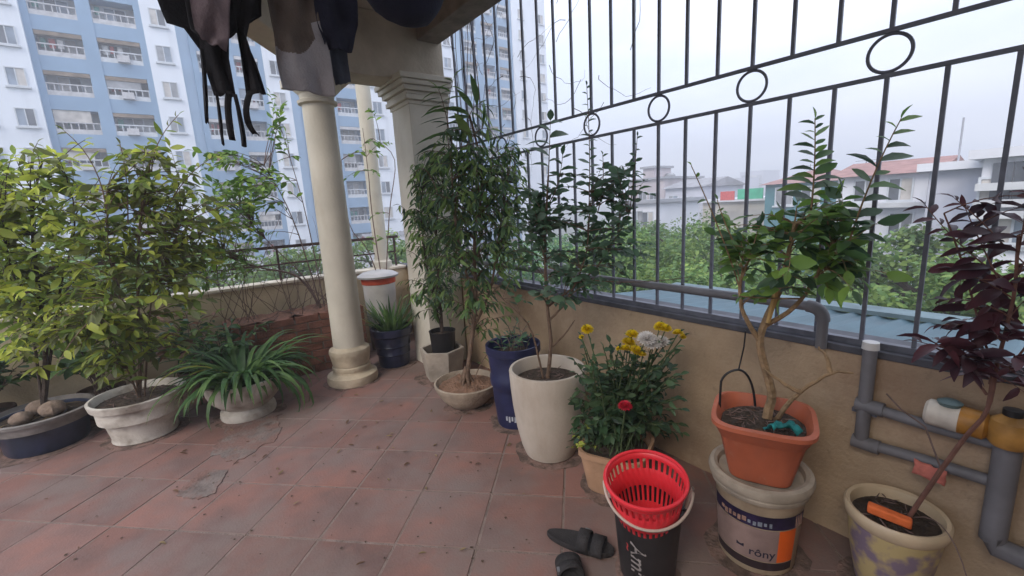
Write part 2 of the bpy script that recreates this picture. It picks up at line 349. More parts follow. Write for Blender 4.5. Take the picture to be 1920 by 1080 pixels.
# ------------------------------------------------------------ iron fence
FX = XW+.035; sc = FX/2.1
fence = thing('iron_fence', (FX, 1.5, ZP), 'tall dark iron bar fence with a band of rings above the ochre wall', 'fence')
zr0, zr1 = H+(1.880-H)*sc, H+(2.030-H)*sc; pit = .1577*sc; yc = 1.464*sc
def fbar(y, z0, z1): MB().bar((FX, y, z0), (FX, y, z1), .0135, .0135, (1,0,0)).build('bar', M_iron, fence)
for k in range(-13, 15):
    y = yc+k*pit
    if y > 3.62 or y < -.75: continue
    fbar(y, ZP+.018, zr0-.009); fbar(y, zr1+.008, 3.25)
for z, w_ in ((zr0, .015), (zr1, .015), (3.26, .02), (ZP+.012, .03)):
    MB().bar((FX, -1.0, z), (FX, 3.655, z), w_).build('rail', M_iron, fence)
rr = (zr1-zr0)/2-.0125
for k in range(-4, 5):
    y = yc+3*k*pit
    if y > 3.6: continue
    mb = MB(); N_ = 36; pts = [V((FX, y+rr*math.cos(2*math.pi*i/N_), (zr0+zr1)/2+rr*math.sin(2*math.pi*i/N_))) for i in range(N_+1)]
    mb.tube(pts, .0062, 8, cap=False).build('ring', M_iron, fence)
# ------------------------------------------------------------ pipes
def pipe_thing(name, loc, label): return thing(name, loc, label, 'pipe')
PX = XW-.035
hp = pipe_thing('water_pipe', (PX, 2, 1.0), 'long grey pipe running along the fence above the wall cap and bending down')
ye = onx(1545, 575, PX).y
MB().tube([(PX, 3.655, 1.012), (PX, ye+.05, 1.012)], .021, 14).build('pipe_run', M_pvc, hp)
MB().tube(bez((PX,ye+.06,1.012),(PX,ye,1.012),(PX,ye,.955),8), .026, 14).build('elbow', M_pvc, hp)
MB().tube([(PX, ye, .96), (PX, ye, ZP-.02)], .021, 14).build('drop_pipe', M_pvc, hp)
for y in (3.2, 2.2, 1.3): MB().box((PX-.003, y-.012, 1.0), (FX-.005, y+.012, 1.006)).build('bracket', M_iron, hp)
lp = pipe_thing('drain_pipe', (PX, .3, .5), 'ladder shaped grey drain pipe assembly fixed to the ochre wall')
A = onx(1632, 655, PX); B = onx(1612, 825, PX); C1 = onx(1640, 765, PX); D1 = onx(1890, 845, PX); C2 = onx(1612, 828, PX); D2 = onx(1885, 905, PX); E1 = onx(1872, 1010, PX); E2 = onx(1960, 1045, PX)
ya = A.y; yb = D1.y
MB().tube([(PX,ya,.875),(PX,ya,B.z)], .024, 14).build('stand_pipe', M_pvc, lp)
MB().tube([(PX,ya,.874),(PX,ya,.902)], [.029,.027], 14).build('end_cap', mat('white_pvc', (.62,.6,.58), .5, .2), lp)
for q, z in ((C1, (C1.z+D1.z)/2), (C2, (C2.z+D2.z)/2)):
    MB().tube([(PX,ya,q.z),(PX,(ya+yb)/2,z),(PX,yb,z)], .021, 14).build('branch_pipe', M_pvc, lp)
    MB().tube([(PX,ya-.06,q.z),(PX,ya+.028,q.z)], .028, 14).build('tee_joint', M_pvc, lp)
MB().tube([(PX-.02,yb,C1.z+.02),(PX-.02,yb,E1.z)], .034, 16).build('down_pipe', M_pvc, lp)
MB().tube([(PX-.02,yb,E1.z+.02),(PX-.02,yb-.01,E1.z-.02),(PX-.02,yb-.2,E1.z-.03)], .035, 16).build('elbow', M_pvc, lp)
MB().box((PX, ya-.04, .6), (XW+.001, ya+.04, .615)).build('bracket', M_iron, lp)
zpp = (C1.z+D1.z)/2
# containers wedged on the pipe
jg = thing('plastic_jug', (PX-.02, .3, zpp), 'white plastic jug with amber base lying on the upper drain pipe branch', 'jug')
c0 = onx(1735, 765, PX-.03); c0.z = zpp+.021+.047; c1 = V((PX-.03, c0.y-.16, c0.z-.004))
mb = MB(); mb.tube([c0, c0.lerp(c1,.06), c0.lerp(c1,.55)], [.035,.046,.047], 18).build('body', mat('dirty_white', (.62,.56,.48), .5, .3, 14), jg)
MB().tube([c0.lerp(c1,.551), c0.lerp(c1,.93), c1], [.0475,.047,.034], 18).build('base', mat('amber_plastic', (.40,.18,.03), .5, .4, 14), jg)
MB().lathe((c0.x,c0.y-.06,c0.z+.04), [(.03,0),(.034,.012),(.02,.02),(0,.021)], 16).build('cap', mat('teal_plastic', (.10,.15,.15), .5, .3), jg)
yj = thing('plastic_canister', (PX-.03, .1, zpp), 'round yellow plastic canister standing on the upper drain pipe branch', 'canister')
c2 = onx(1900, 775, PX-.04); zb = zpp+.019
MB().lathe((c2.x,c2.y,zb), [(0,0),(.04,.002),(.05,.016),(.053,.06),(.046,.088),(.024,.104),(.02,.108)], 24).build('body', mat('yellow_plastic', (.40,.20,.045), .6, .4, 14), yj)
MB().lathe((c2.x,c2.y,zb), [(.02,.106),(.024,.108),(.024,.128),(0,.13)], 18).build('cap', M_black, yj)
# ------------------------------------------------------------ clothes on a pole
M_steel = mat('dull_steel', (.35,.35,.36), .4, .2, metal=.8)
PY, PZ = 2.06, 2.72
dp = thing('drying_pole', (.75, PY, PZ), 'thin steel drying pole hung under the canopy', 'pole')
MB().tube([(-.45,PY,PZ),(1.75,PY,PZ)], .012, 10).build('pole', M_steel, dp)
for x in (.03, 1.53): MB().tube([(x,PY,PZ+.01),(x,PY,3.05)], .004, 6).build('hook', M_steel, dp)
def cloth(pxpts, name, mats, parent, yoff=0, nx_=20, nz_=18, wave=.02, freq=1.4, seed=0, split=None, top=True, thick=.004):
    """pxpts: left edge and right edge outlines (pixel polylines from top to bottom); sheet hangs on plane y=PY+yoff, its top drawn up to the pole"""
    def samp(ln, t):
        if len(ln) == 3:
            m_ = [2*ln[1][i]-(ln[0][i]+ln[2][i])/2 for i in (0, 1)]; return tuple(ln[0][i]*(1-t)**2+2*m_[i]*t*(1-t)+ln[2][i]*t*t for i in (0, 1))
        k = len(ln)-1; x = t*k; j = min(k-1, int(x)); u = x-j
        return (ln[j][0]+(ln[j+1][0]-ln[j][0])*u, ln[j][1]+(ln[j+1][1]-ln[j][1])*u)
    Lf, Rg = pxpts; vs = []; mi = []
    pl = [ony(*samp(Lf, t/nz_), PY+yoff) for t in range(nz_+1)]; pr_ = [ony(*samp(Rg, t/nz_), PY+yoff) for t in range(nz_+1)]
    if top: pl = [V((pl[0].x, PY, PZ+.01))]+pl; pr_ = [V((pr_[0].x, PY, PZ+.01))]+pr_
    rows = len(pl)
    for a in range(rows):
        for b in range(nx_+1):
            u = b/nx_; p = pl[a].lerp(pr_[a], u); t = a/(rows-1)
            p.y += wave*(math.sin(u*freq*6.28+seed+1.3*math.sin(t*3+seed))*(.35+.65*t)*.5+1.2*noise.noise(V((u*3+seed, t*2.2, seed))))*(0 if a == 0 and top else 1)
            p.z += .008*noise.noise(V((u*5+seed*3, 7, 1)))*(t > .9); vs.append(p)
    m = nx_+1; fs = [(a*m+b, a*m+b+1, (a+1)*m+b+1, (a+1)*m+b) for a in range(rows-1) for b in range(nx_)]
    mb = MB(); mb.add(vs, fs)
    if split: mb.mi = [split((i % nx_+.5)/nx_, (i//nx_+.5)/(rows-1)) for i in range(len(fs))]
    return mb.build(name, mats, parent, sharp=80, solid=thick)
M_blk = mat('black_cloth', (.011,.010,.013), .95, .3, 12, .3, 90)
M_mar = mat('maroon_grey_cloth', (.17,.13,.145), .95, .35, 9, .3, 90)
M_tow1 = mat('taupe_cloth', (.12,.095,.082), .95, .3, 10, .3, 120)
M_tow2 = mat('grey_cloth', (.30,.29,.31), .95, .2, 9, .3, 120)
M_nav = mat('navy_cloth', (.012,.013,.03), .95, .3, 12, .3, 90)
M_den = mat('slate_cloth', (.05,.06,.085), .95, .3, 12, .3, 90)
t = thing('hanging_shirt', (ony(390,20,PY).x, PY, PZ), 'dark shirt with faded grey panel hanging at the end of the pole', 'shirt')
cloth(([(292,-10),(312,40),(345,52),(385,105)], [(490,-10),(490,30),(470,45),(440,60)]), 'sleeve_back', M_blk, t, .05, seed=2, wave=.03)
cloth(([(345,-10),(352,30),(358,55),(372,70)], [(432,-10),(430,30),(430,70),(425,96)]), 'front_panel', [M_mar, M_blk], t, -.10, seed=4, split=lambda u, v: 1 if u+v*.0 < .12 else 0)
t = thing('hanging_camisole', (ony(440,60,PY).x, PY, PZ), 'black strappy top with two cups and dangling straps, beside the dark shirt', 'clothing')
cloth(([(372,-10),(372,60),(378,100),(402,180)], [(425,-10),(428,60),(428,110),(442,180)]), 'cup', M_blk, t, -.05, seed=1, wave=.03, nx_=8)
cloth(([(425,-10),(440,40),(452,100),(462,178)], [(480,-10),(462,70),(480,120),(500,176)]), 'cup', M_blk, t, -.06, seed=5, wave=.03, nx_=8)
for k, ln in enumerate([[(378,90),(384,150),(388,230)],[(405,170),(412,215),(418,270)],[(430,170),(428,210),(436,262)],[(440,175),(452,230),(458,274)],[(470,170),(462,215),(480,252)]]):
    w_ = (7, 5, 12, 8, 12)[k]
    cloth(([(a-w_/2, b) for a, b in ln], [(a+w_/2, b+2) for a, b in ln]), 'strap', M_blk, t, -.045-.012*k, nx_=3, nz_=10, wave=.008, seed=k, top=False)
t = thing('hanging_towel', (ony(565,60,PY).x, PY, PZ), 'taupe and pale grey towel hanging over the pole in front of the round column', 'towel')
cloth(([(500,-10),(514,60),(521,110),(530,166)], [(590,-10),(600,50),(616,100),(629,181)]), 'cloth', [M_tow1, M_tow2], t, -.02, seed=6, wave=.028, freq=1.6, nx_=56, nz_=60, split=lambda u, v: 1 if (v > .5+.15*math.sin(u*4) or u > .82 and v > .3) else 0)
t = thing('hanging_trousers', (ony(630,40,PY).x, PY, PZ), 'navy garment with slate blue hem hanging beside the towel', 'clothing')
cloth(([(588,-10),(596,40),(604,70),(612,88)], [(668,-10),(669,50),(664,80),(660,98)]), 'front', M_nav, t, -.04, seed=8, wave=.03)
cloth(([(612,40),(618,90),(622,130),(630,160)], [(645,40),(650,90),(652,120),(658,154)]), 'hem', M_den, t, .01, seed=3, wave=.01, nx_=6)
t = thing('hanging_bundle', (ony(755,10,PY).x, PY, PZ), 'rounded navy cloth bundle hanging under the canopy near the pier', 'clothing')
cA = ony(757, -38, PY); ax = (ony(833,-20,PY)-ony(682,-20,PY)).length/2
mb = MB(); vs = []; fs = []; NU, NV = 28, 12
for i in range(NV+1):
    a = math.pi*i/NV
    for j in range(NU):
        b = 2*math.pi*j/NU; q = V((math.sin(a)*math.cos(b)*ax, math.sin(a)*math.sin(b)*.12, math.cos(a)*.2))
        q *= 1+.07*noise.noise(q*9); p = cA+q
        if i < 4: p = p.lerp(V((cA.x+q.x*.5, PY, PZ+.012)), (4-i)/4)
        vs.append(p)
fs = [(i*NU+j, (i+1)*NU+j, (i+1)*NU+(j+1)%NU, i*NU+(j+1)%NU) for i in range(NV) for j in range(NU)]
mb.add(vs, fs).build('cloth', M_nav, t, sharp=80)
# ------------------------------------------------------------ pots
def soil(parent, c, r, z, m=None, lump=.012):
    mb = MB(); n_ = 30; vs = [V((c[0], c[1], z+lump))]; fs = []
    for i in range(1, 6):
        for j in range(n_):
            t = 2*math.pi*j/n_; rr_ = r*i/5; p = V((c[0]+rr_*math.cos(t), c[1]+rr_*math.sin(t), z)); p.z += lump*(1-i/5)+lump*1.3*noise.noise(p*22)*(i < 5); vs.append(p)
    for j in range(n_): fs.append((0, 1+j, 1+(j+1) % n_))
    for i in range(4):
        for j in range(n_): a = 1+i*n_; fs.append((a+j, a+n_+j, a+n_+(j+1) % n_, a+(j+1) % n_))
    return mb.add(vs, fs).build('soil', m or M_soil, parent, sharp=80)
def potbody(parent, c, prof, m, n_=44, wob=0., square=0, name='pot'):
    return MB().lathe((c[0], c[1], 0), prof, n_, wob=wob, square=square).build(name, m, parent)
def litterbits(parent, c, r, z, n_, m, s0=.012, s1=.03, name='mulch'):
    mb = MB()
    for _ in range(n_):
        a = rnd(0, 6.28); q = r*math.sqrt(rnd(0, 1)); p = V((c[0]+q*math.cos(a), c[1]+q*math.sin(a), z+rnd(0, .02)))
        d = rv(); d.z *= .3; d.normalize(); mb.tube([p-d*rnd(s0, s1), p, p+d*rnd(s0, s1)+V((0,0,rnd(-.004,.006)))], [.001,.003,.001], 4)
    return stuff(mb.build(name, m, parent))
G = {}
G['fic'] = [leafmat('ficus_leaf', (.16,.27,.075), (.075,.15,.055)), leafmat('ficus_leaf_dark', (.09,.155,.08), (.045,.09,.05)), leafmat('ficus_leaf_light', (.27,.38,.11), (.15,.24,.07))]
G['lime'] = [leafmat('lime_leaf', (.50,.53,.085), (.30,.38,.06), trans=.5), leafmat('mid_leaf', (.25,.33,.06), (.12,.19,.04), trans=.45), leafmat('olive_leaf', (.20,.22,.07), (.11,.13,.05), trans=.45)]
G['blue'] = [leafmat('blue_green_leaf', (.12,.21,.12), (.065,.125,.075)), leafmat('grey_green_leaf', (.19,.28,.18), (.10,.165,.11)), leafmat('deep_green_leaf', (.09,.19,.08), (.05,.105,.05))]
G['bon'] = [leafmat('bonsai_leaf', (.15,.28,.08), (.08,.16,.06)), leafmat('bonsai_leaf_dark', (.09,.17,.08), (.05,.10,.055)), leafmat('bonsai_leaf_bright', (.25,.40,.08), (.14,.26,.06))]
G['pur'] = [leafmat('purple_leaf', (.075,.022,.032), (.03,.012,.02), .5, 9, .15), leafmat('maroon_leaf', (.11,.028,.035), (.045,.015,.024), .5, 9, .2)]
G['str'] = [leafmat('strap_leaf', (.07,.155,.045), (.03,.075,.025), .5), leafmat('strap_leaf_light', (.14,.24,.065), (.06,.12,.04), .5), leafmat('strap_leaf_yellow', (.42,.36,.05), (.2,.2,.04), .4)]
G['chr'] = [leafmat('chrysanthemum_leaf', (.05,.105,.045), (.022,.05,.028)), leafmat('chrysanthemum_leaf_pale', (.10,.17,.075), (.045,.08,.04))]
G['dry'] = [leafmat('dry_leaf', (.32,.24,.12), (.15,.10,.055), .8), leafmat('dead_leaf', (.22,.13,.08), (.10,.06,.04), .9)]
# --- white tall pot
c = (1.60, 1.87); ph = thing('potted_shrub', (*c, 0), 'tall smooth white planter with layered blue green shrub', 'potted plant', 'shrubs in pots')
M_wp = mat('chalky_white', (.47,.41,.345), .8, .10, 5, .12, 60); overlay(M_wp, (.30,.23,.17), 4, .52, .75, .6, (1,1,.35)); overlay(M_terra, (.30,.10,.06), 5, .5, .72, .7, (1,1,.5)); overlay(M_terra, (.45,.22,.15), 14, .6, .75, .5)
potbody(ph, c, [(0,.0),(.13,0),(.15,.01),(.172,.07),(.195,.18),(.213,.32),(.222,.44),(.226,.535),(.222,.545),(.207,.545),(.202,.53),(.195,.42)], M_wp)
soil(ph, c, .199, .465); litterbits(ph, c, .17, .47, 40, M_twig)
D = hd(c); b0 = V((*c, .46)); 
tr = [[b0, pd(1033,640,D), pd(1025,560,D), pd(1022,450,D), pd(1028,330,D)], [pd(1030,600,D), pd(1065,560,D), pd(1100,470,D-.02), pd(1105,360,D+.05)], [pd(1027,575,D), pd(1120,500,D+.1), pd(1180,400,D+.15)], [b0+V((-.02,.01,0)), pd(1000,630,D-.05), pd(975,590,D-.08), pd(925,545,D-.05)], [pd(1036,650,D), pd(1060,625,D), pd(1078,600,D)]]
random.seed(11)
shrub(ph, tr, [blob(1030,470,D,70,90,46), blob(1120,420,D+.12,75,75,52), blob(1000,400,D,45,70,26), blob(1150,350,D+.15,45,45,24), blob(1085,540,D,60,35,18), blob(1180,480,D+.1,40,60,14)], M_bark, G['blue'], .075, 6, 295, tw=.0038, dens=1.0, lstart=.45, w=.66, fold=.25, spread=1.0, r0=.013, r1=.005, jit=.25,
      extra=[(pd(1105,360,D+.05), pd(1108,290,D+.05), pd(1100,160,D+.05), 20, .075), (pd(1180,400,D+.15), pd(1190,330,D+.15), pd(1195,255,D+.15), 12, .07), (pd(1028,330,D), pd(1030,290,D), pd(1032,225,D), 8, .15), (pd(1030,380,D), pd(1050,350,D), pd(1055,290,D), 8, .15), (pd(1120,400,D+.1), pd(1135,350,D+.1), pd(1130,290,D+.1), 12, .065), (pd(1028,500,D), pd(1110,545,D-.1), pd(1290,520,D-.1), 9, .06)])
# --- blue pail with small plant
c = (1.68, 2.31); pb = thing('potted_plant', (*c, 0), 'stacked dark blue plastic pail with a small green plant, behind the white planter', 'potted plant', 'plants in blue plastic pails')
M_bp = mat('navy_plastic', (.018,.022,.07), .42, .35, 9)
potbody(pb, c, [(0,0),(.13,0),(.135,.02),(.15,.17),(.155,.255),(.155,.28),(.168,.30),(.17,.36),(.162,.375),(.178,.52),(.188,.525),(.188,.575),(.18,.578),(.172,.57),(.165,.46)], M_bp)
for k in range(4):
    a = math.atan2(-c[1], -c[0])-.5+k*.14
    p = V((c[0]+.141*math.cos(a), c[1]+.141*math.sin(a), .1)); MB().obox(p, (V((-math.sin(a), math.cos(a), 0)), V((math.cos(a), math.sin(a), 0)), V((0,0,1))), (.006,.002,.03+.01*(k%2))).build('print_mark', mat('pale_print', (.35,.37,.42), .6, .3), pb)
soil(pb, c, .168, .49); D = hd(c); random.seed(5)
out = []; mb = MB()
for i in range(16):
    a = rnd(0, 6.28); p0 = V((c[0]+rnd(-.08,.08), c[1]+rnd(-.08,.08), .49)); e = p0+V((math.cos(a)*rnd(.04,.12), math.sin(a)*rnd(.04,.12), rnd(.1,.22))); q = bez(p0, p0+V((0,0,.12)), e, 4); mb.tube(q, .0025, 4); twigleaves(q, .07, 4, out)
mb.build('stem', M_twig, pb); foliage(pb, out, G['blue'], 40, .35)
# --- stone bowl with dirt mound and ficus
c = (1.575, 2.80); sb = thing('potted_ficus', (*c, 0), 'ficus growing from a dirt mound in a shallow stone bowl', 'potted plant', 'ficus trees in the corner')
M_st = mat('stone_bowl', (.36,.29,.22), .9, .3, 9, .4, 60)
potbody(sb, c, [(0,0),(.12,0),(.14,.01),(.20,.07),(.235,.135),(.248,.165),(.25,.182),(.236,.186),(.226,.165),(.2,.11)], M_st, wob=.02)
soil(sb, c, .222, .145, mat('reddish_dirt', (.22,.125,.08), 1, .35, 14, .8, 60), .045)
D = hd(c); b0 = V((*c, .18)); random.seed(21)
tr = [[b0, pd(884,640,D), pd(892,560,D), pd(890,450,D), pd(905,330,D), pd(880,215,D)], [pd(886,620,D), pd(920,540,D), pd(935,440,D), pd(950,350,D)], [pd(890,560,D), pd(865,480,D), pd(850,380,D), pd(845,250,D)]]
mb = MB()
for i in range(7):
    a = i*.9; e = b0+V((math.cos(a)*.06, math.sin(a)*.06, -.02)); mb.tube(bez(e, b0+V((math.cos(a)*.025, math.sin(a)*.025, .03)), b0+V((0,0,.12)), 4), [.009,.012,.014,.014,.01], 6)
stuff(mb.build('root', M_bark, sb))
shrub(sb, tr, [blob(900,430,D,75,110,95), blob(945,340,D+.05,60,75,60), blob(870,320,D,60,80,60), blob(960,450,D,45,90,40), blob(900,560,D,60,60,34), blob(845,430,D+.05,45,110,36)], M_bark, G['fic'], .105, 7, 295, tw=.0045, hang=.75, w=.30, fold=.3, droop=.2, spread=.7, dens=.9, r0=.02, r1=.007, jit=.4, sag=.03,
      extra=[(pd(845,300,D), pd(830,220,D), pd(850,148,D), 13, .27), (pd(860,300,D), pd(880,170,D), pd(912,200,D), 13, .27), (pd(870,280,D), pd(910,210,D), pd(930,262,D), 11, .22), (pd(850,280,D), pd(830,180,D), pd(822,168,D), 10, .25), (pd(900,330,D), pd(935,260,D), pd(965,280,D), 9, .14), (pd(820,360,D), pd(795,290,D), pd(775,330,D), 9, .14), (b0+V((.04,-.05,.02)), pd(925,620,D-.1), pd(935,690,D-.15), 8, .07)])
# --- hexagonal concrete pot with ficus in a black nursery pot
c = (1.70, 3.43); hx = thing('potted_ficus', (*c, 0), 'bushy ficus in a black nursery pot inside a hexagonal concrete planter', 'potted plant', 'ficus trees in the corner')
M_con = mat('concrete_pot', (.36,.31,.255), .9, .3, 7, .35, 50)
mb = MB(); a_ = R(18)
for (r0_, z0_), (r1_, z1_) in zip([(.165,0),(.205,.26),(.205,.275),(.178,.275),(.17,.15)][:-1], [(.205,.26),(.205,.275),(.178,.275),(.17,.15)]):
    vs = [(c[0]+r*math.cos(a_+i*math.pi/3), c[1]+r*math.sin(a_+i*math.pi/3), z) for r, z in ((r0_, z0_), (r1_, z1_)) for i in range(6)]
    mb.add(vs, [(i, (i+1) % 6, (i+1) % 6+6, i+6) for i in range(6)])
mb.add([(c[0]+.165*math.cos(a_+i*math.pi/3), c[1]+.165*math.sin(a_+i*math.pi/3), 0.0) for i in range(6)], [(5,4,3,2,1,0)])
mb.build('pot', M_con, hx, sharp=25); soil(hx, c, .172, .2)
MB().lathe((c[0]+.02, c[1], 0), [(.10,.19),(.115,.42),(.12,.43),(.112,.43),(.105,.36)], 28).build('nursery_pot', M_black, hx)
soil(hx, (c[0]+.02, c[1]), .108, .39); D = hd(c); b0 = V((c[0]+.02, c[1], .39)); random.seed(31)
tr = [[b0, pd(822,520,D), pd(818,420,D), pd(835,320,D)], [b0, pd(800,500,D), pd(790,400,D), pd(795,330,D)]]
shrub(hx, tr, [blob(810,430,D,55,110,70), blob(825,320,D,50,60,44), blob(785,370,D-.05,35,60,30), blob(815,540,D-.05,45,50,40), blob(860,450,D,40,110,36)], M_barkd, G['fic'], .105, 7, 260, tw=.0045, hang=.8, w=.30, fold=.3, droop=.2, spread=.7, dens=.9, r0=.016, r1=.006, jit=.4, sag=.03)
# --- small dark blue pot with snake plant
def strap(parent, p0, az, ln, w_, lean, bend, m, name='leaf', k=9, thick=.0):
    d = V((math.cos(az), math.sin(az), 0)); s = V((-math.sin(az), math.cos(az), 0)); pts = []; p = V(p0); a = lean
    for i in range(k+1):
        pts.append(p.copy()); a -= bend/k*(1+.6*i/k); p = p+(d*math.cos(a)+V((0,0,1))*math.sin(a))*ln/k; p.z = max(p.z, .012+.004*i)
    mb = MB(); vs = []
    for i, q in enumerate(pts):
        t = i/k; hw = w_*.5*(1-t**2.2)*(.55+.45*min(1, t*4))+.0006; u = V((0,0,1))*hw*.45
        vs += [q-s*hw+u, q, q+s*hw+u]
    mb.add(vs, [f for i in range(k) for f in ((3*i,3*i+1,3*i+4,3*i+3),(3*i+1,3*i+2,3*i+5,3*i+4))])
    return mb.build(name, m, parent, sharp=80)
c = (1.50, 4.09); sp = thing('potted_aloe', (*c, 0), 'spiky yellow green succulent in a ribbed dark blue pot beside the column', 'potted plant')
potbody(sp, c, [(0,0),(.145,0),(.15,.02),(.155,.12),(.165,.13),(.16,.14),(.165,.2),(.175,.21),(.17,.22),(.18,.30),(.2,.32),(.205,.385),(.19,.39),(.18,.34)], mat('navy_glaze', (.012,.016,.045), .3, .4, 10, coat=.3))
soil(sp, c, .182, .345); random.seed(6)
for i in range(90):
    a = rnd(0, 6.28); q = rnd(.0, .15); strap(sp, (c[0]+q*math.cos(a), c[1]+q*math.sin(a), .34), a+rnd(-.4,.4), rnd(.18,.40), .03, rnd(.8,1.5), rnd(-.1,.6), random.choice(G['str'][:2]+[G['str'][1]]+([G['str'][2]] if i % 9 == 4 else [])), k=5)
# --- white bowl pot with strap leaved lily
c = (.20, 3.87); lb = thing('potted_lily', (*c, 0), 'strap leaved lily spilling out of a white footed bowl planter', 'potted plant')
M_wc = mat('weathered_white', (.56,.52,.46), .75, col2=(.27,.23,.19), scale=7, bump=.25, detail=8, thresh=(.33,.55))
potbody(lb, c, [(0,0),(.19,0),(.195,.02),(.19,.055),(.165,.07),(.155,.08),(.19,.105),(.24,.16),(.262,.22),(.268,.28),(.272,.30),(.255,.302),(.245,.28),(.22,.2)], M_wc, wob=.015)
soil(lb, c, .248, .262); random.seed(9)
for i in range(165):
    a = rnd(0, 6.28); q = rnd(0, .17); ln = rnd(.4, .74); aa = a+rnd(-.3,.3)
    tow = max(0, math.cos(aa-math.atan2(-c[1], -c[0])))
    strap(lb, (c[0]+q*math.cos(a), c[1]+q*math.sin(a), .26), aa, ln*(1-.3*tow), rnd(.034,.056), rnd(.8,1.45), rnd(1.2,2.4), random.choice(G['str'][:2]) if i not in (7, 30) else G['str'][2], k=9)
for az, ln, w_ in ((-.75,.72,.05),(-.9,.62,.045),(-.55,.6,.045)): strap(lb, (c[0]+.14*math.cos(az), c[1]+.14*math.sin(az), .27), az, ln, w_, .7, 2.3, G['str'][0])
# --- white pot, left
c = (-.44, 4.03); lw = thing('potted_shrub', (*c, 0), 'leafy green shrub in a rimmed white clay pot next to the footed bowl', 'potted plant', 'shrubs in pots')
potbody(lw, c, [(0,0),(.185,0),(.195,.012),(.19,.03),(.21,.14),(.235,.245),(.245,.17),(.25,.262),(.272,.27),(.28,.30),(.283,.318),(.265,.322),(.25,.30),(.235,.22)], M_wc, wob=.012)
soil(lw, c, .25, .27); litterbits(lw, c, .22, .275, 60, M_twig); D = hd(c); b0 = V((*c, .26)); random.seed(41)
tr = [[b0, pd(262,640,D), pd(258,520,D), pd(265,400,D), pd(285,290,D)], [b0+V((.03,0,0)), pd(280,600,D), pd(300,500,D+.05), pd(340,400,D+.1)], [b0, pd(235,600,D-.05), pd(205,480,D-.05), pd(200,360,D)], [b0, pd(225,660,D-.1), pd(180,590,D-.2)]]
shrub(lw, tr, [blob(285,330,D,55,70,46), blob(215,400,D,70,80,50), blob(300,430,D+.1,75,80,54), blob(240,520,D,80,70,50), blob(190,610,D-.2,60,60,44), blob(360,390,D+.25,60,60,34), blob(420,450,D+.3,50,50,22), blob(350,480,D+.2,60,60,26), blob(150,440,D,50,90,26), blob(270,620,D-.05,60,60,40), blob(330,540,D,60,60,30), blob(120,600,D-.1,50,60,30), blob(210,680,D-.2,40,30,16)], M_bark, G['lime'], .115, 6, 295, tw=.005, hang=.3, w=.42, fold=.3, r0=.013, r1=.005, dens=.8, lstart=.5, jit=.6,
      extra=[(pd(285,330,D), pd(280,270,D), pd(335,215,D), 11, .13), (pd(200,400,D), pd(190,300,D), pd(120,245,D), 11, .13), (pd(300,420,D), pd(340,320,D), pd(410,290,D), 10, .12), (pd(330,430,D), pd(400,380,D), pd(470,380,D), 10, .12), (pd(240,420,D), pd(240,320,D), pd(225,270,D), 9, .12), (pd(230,560,D-.1), pd(150,600,D-.3), pd(110,680,D-.4), 9, .14)])
# --- blue glazed pot, far left
c = (-1.0, 4.36); bl = thing('potted_shrub', (*c, 0), 'yellow green shrub above a wide dark blue glazed pot full of husks', 'potted plant', 'shrubs in pots')
potbody(bl, c, [(0,0),(.21,0),(.22,.02),(.225,.1),(.245,.22),(.255,.226)], mat('blue_glaze', (.03,.04,.085), .35, col2=(.015,.02,.035), scale=9, coat=.4, detail=7), wob=.01)
MB().lathe((*c,0), [(.255,.225),(.282,.232),(.285,.252),(.27,.258),(.252,.17),(.24,.18)], 44).build('rim', mat('worn_rim', (.22,.20,.185), .8, .4, 12), bl)
soil(bl, c, .25, .205); litterbits(bl, c, .2, .21, 60, G['dry'][0], .02, .06)
M_husk = mat('coconut_husk', (.22,.16,.12), 1, .4, 16, .6, 50)
for dx, dy, s in ((.07,-.07,.075),(-.08,-.1,.06),(-.02,.05,.07)):
    mb = MB(); vs = []; 
    prof = [(s*math.sin(math.pi*i/10)*1.0, .21+s*.75-s*.75*math.cos(math.pi*i/10)) for i in range(11)]
    mb.lathe((c[0]+dx, c[1]+dy, 0), prof, 18, wob=.2).build('husk', M_husk, bl)
D = hd(c); b0 = V((*c, .2)); random.seed(51)
tr = [[b0, pd(85,640,D), pd(70,520,D), pd(60,400,D), pd(80,300,D)], [b0, pd(60,620,D), pd(20,500,D), pd(0,380,D)], [b0, pd(110,560,D), pd(140,430,D), pd(130,340,D)]]
shrub(bl, tr, [blob(60,380,D,80,70,50), blob(20,470,D,80,80,54), blob(110,480,D,70,90,50), blob(60,570,D,80,50,40), blob(100,320,D,60,40,26), blob(-40,420,D,60,110,24), blob(30,650,D-.1,60,40,22), blob(150,560,D-.1,50,60,26)], M_barkd, [G['lime'][0], G['lime'][1], G['lime'][2], G['lime'][0]], .12, 6, 295, tw=.005, hang=.3, w=.42, fold=.3, r0=.018, r1=.006, dens=.8, lstart=.5, jit=.6, extra=[(pd(80,380,D), pd(90,300,D), pd(160,262,D), 10, .13), (pd(60,400,D), pd(50,300,D), pd(70,268,D), 10, .13), (pd(20,450,D), pd(0,350,D), pd(20,300,D), 10, .13), (pd(130,420,D), pd(170,360,D), pd(190,330,D), 8, .13)])
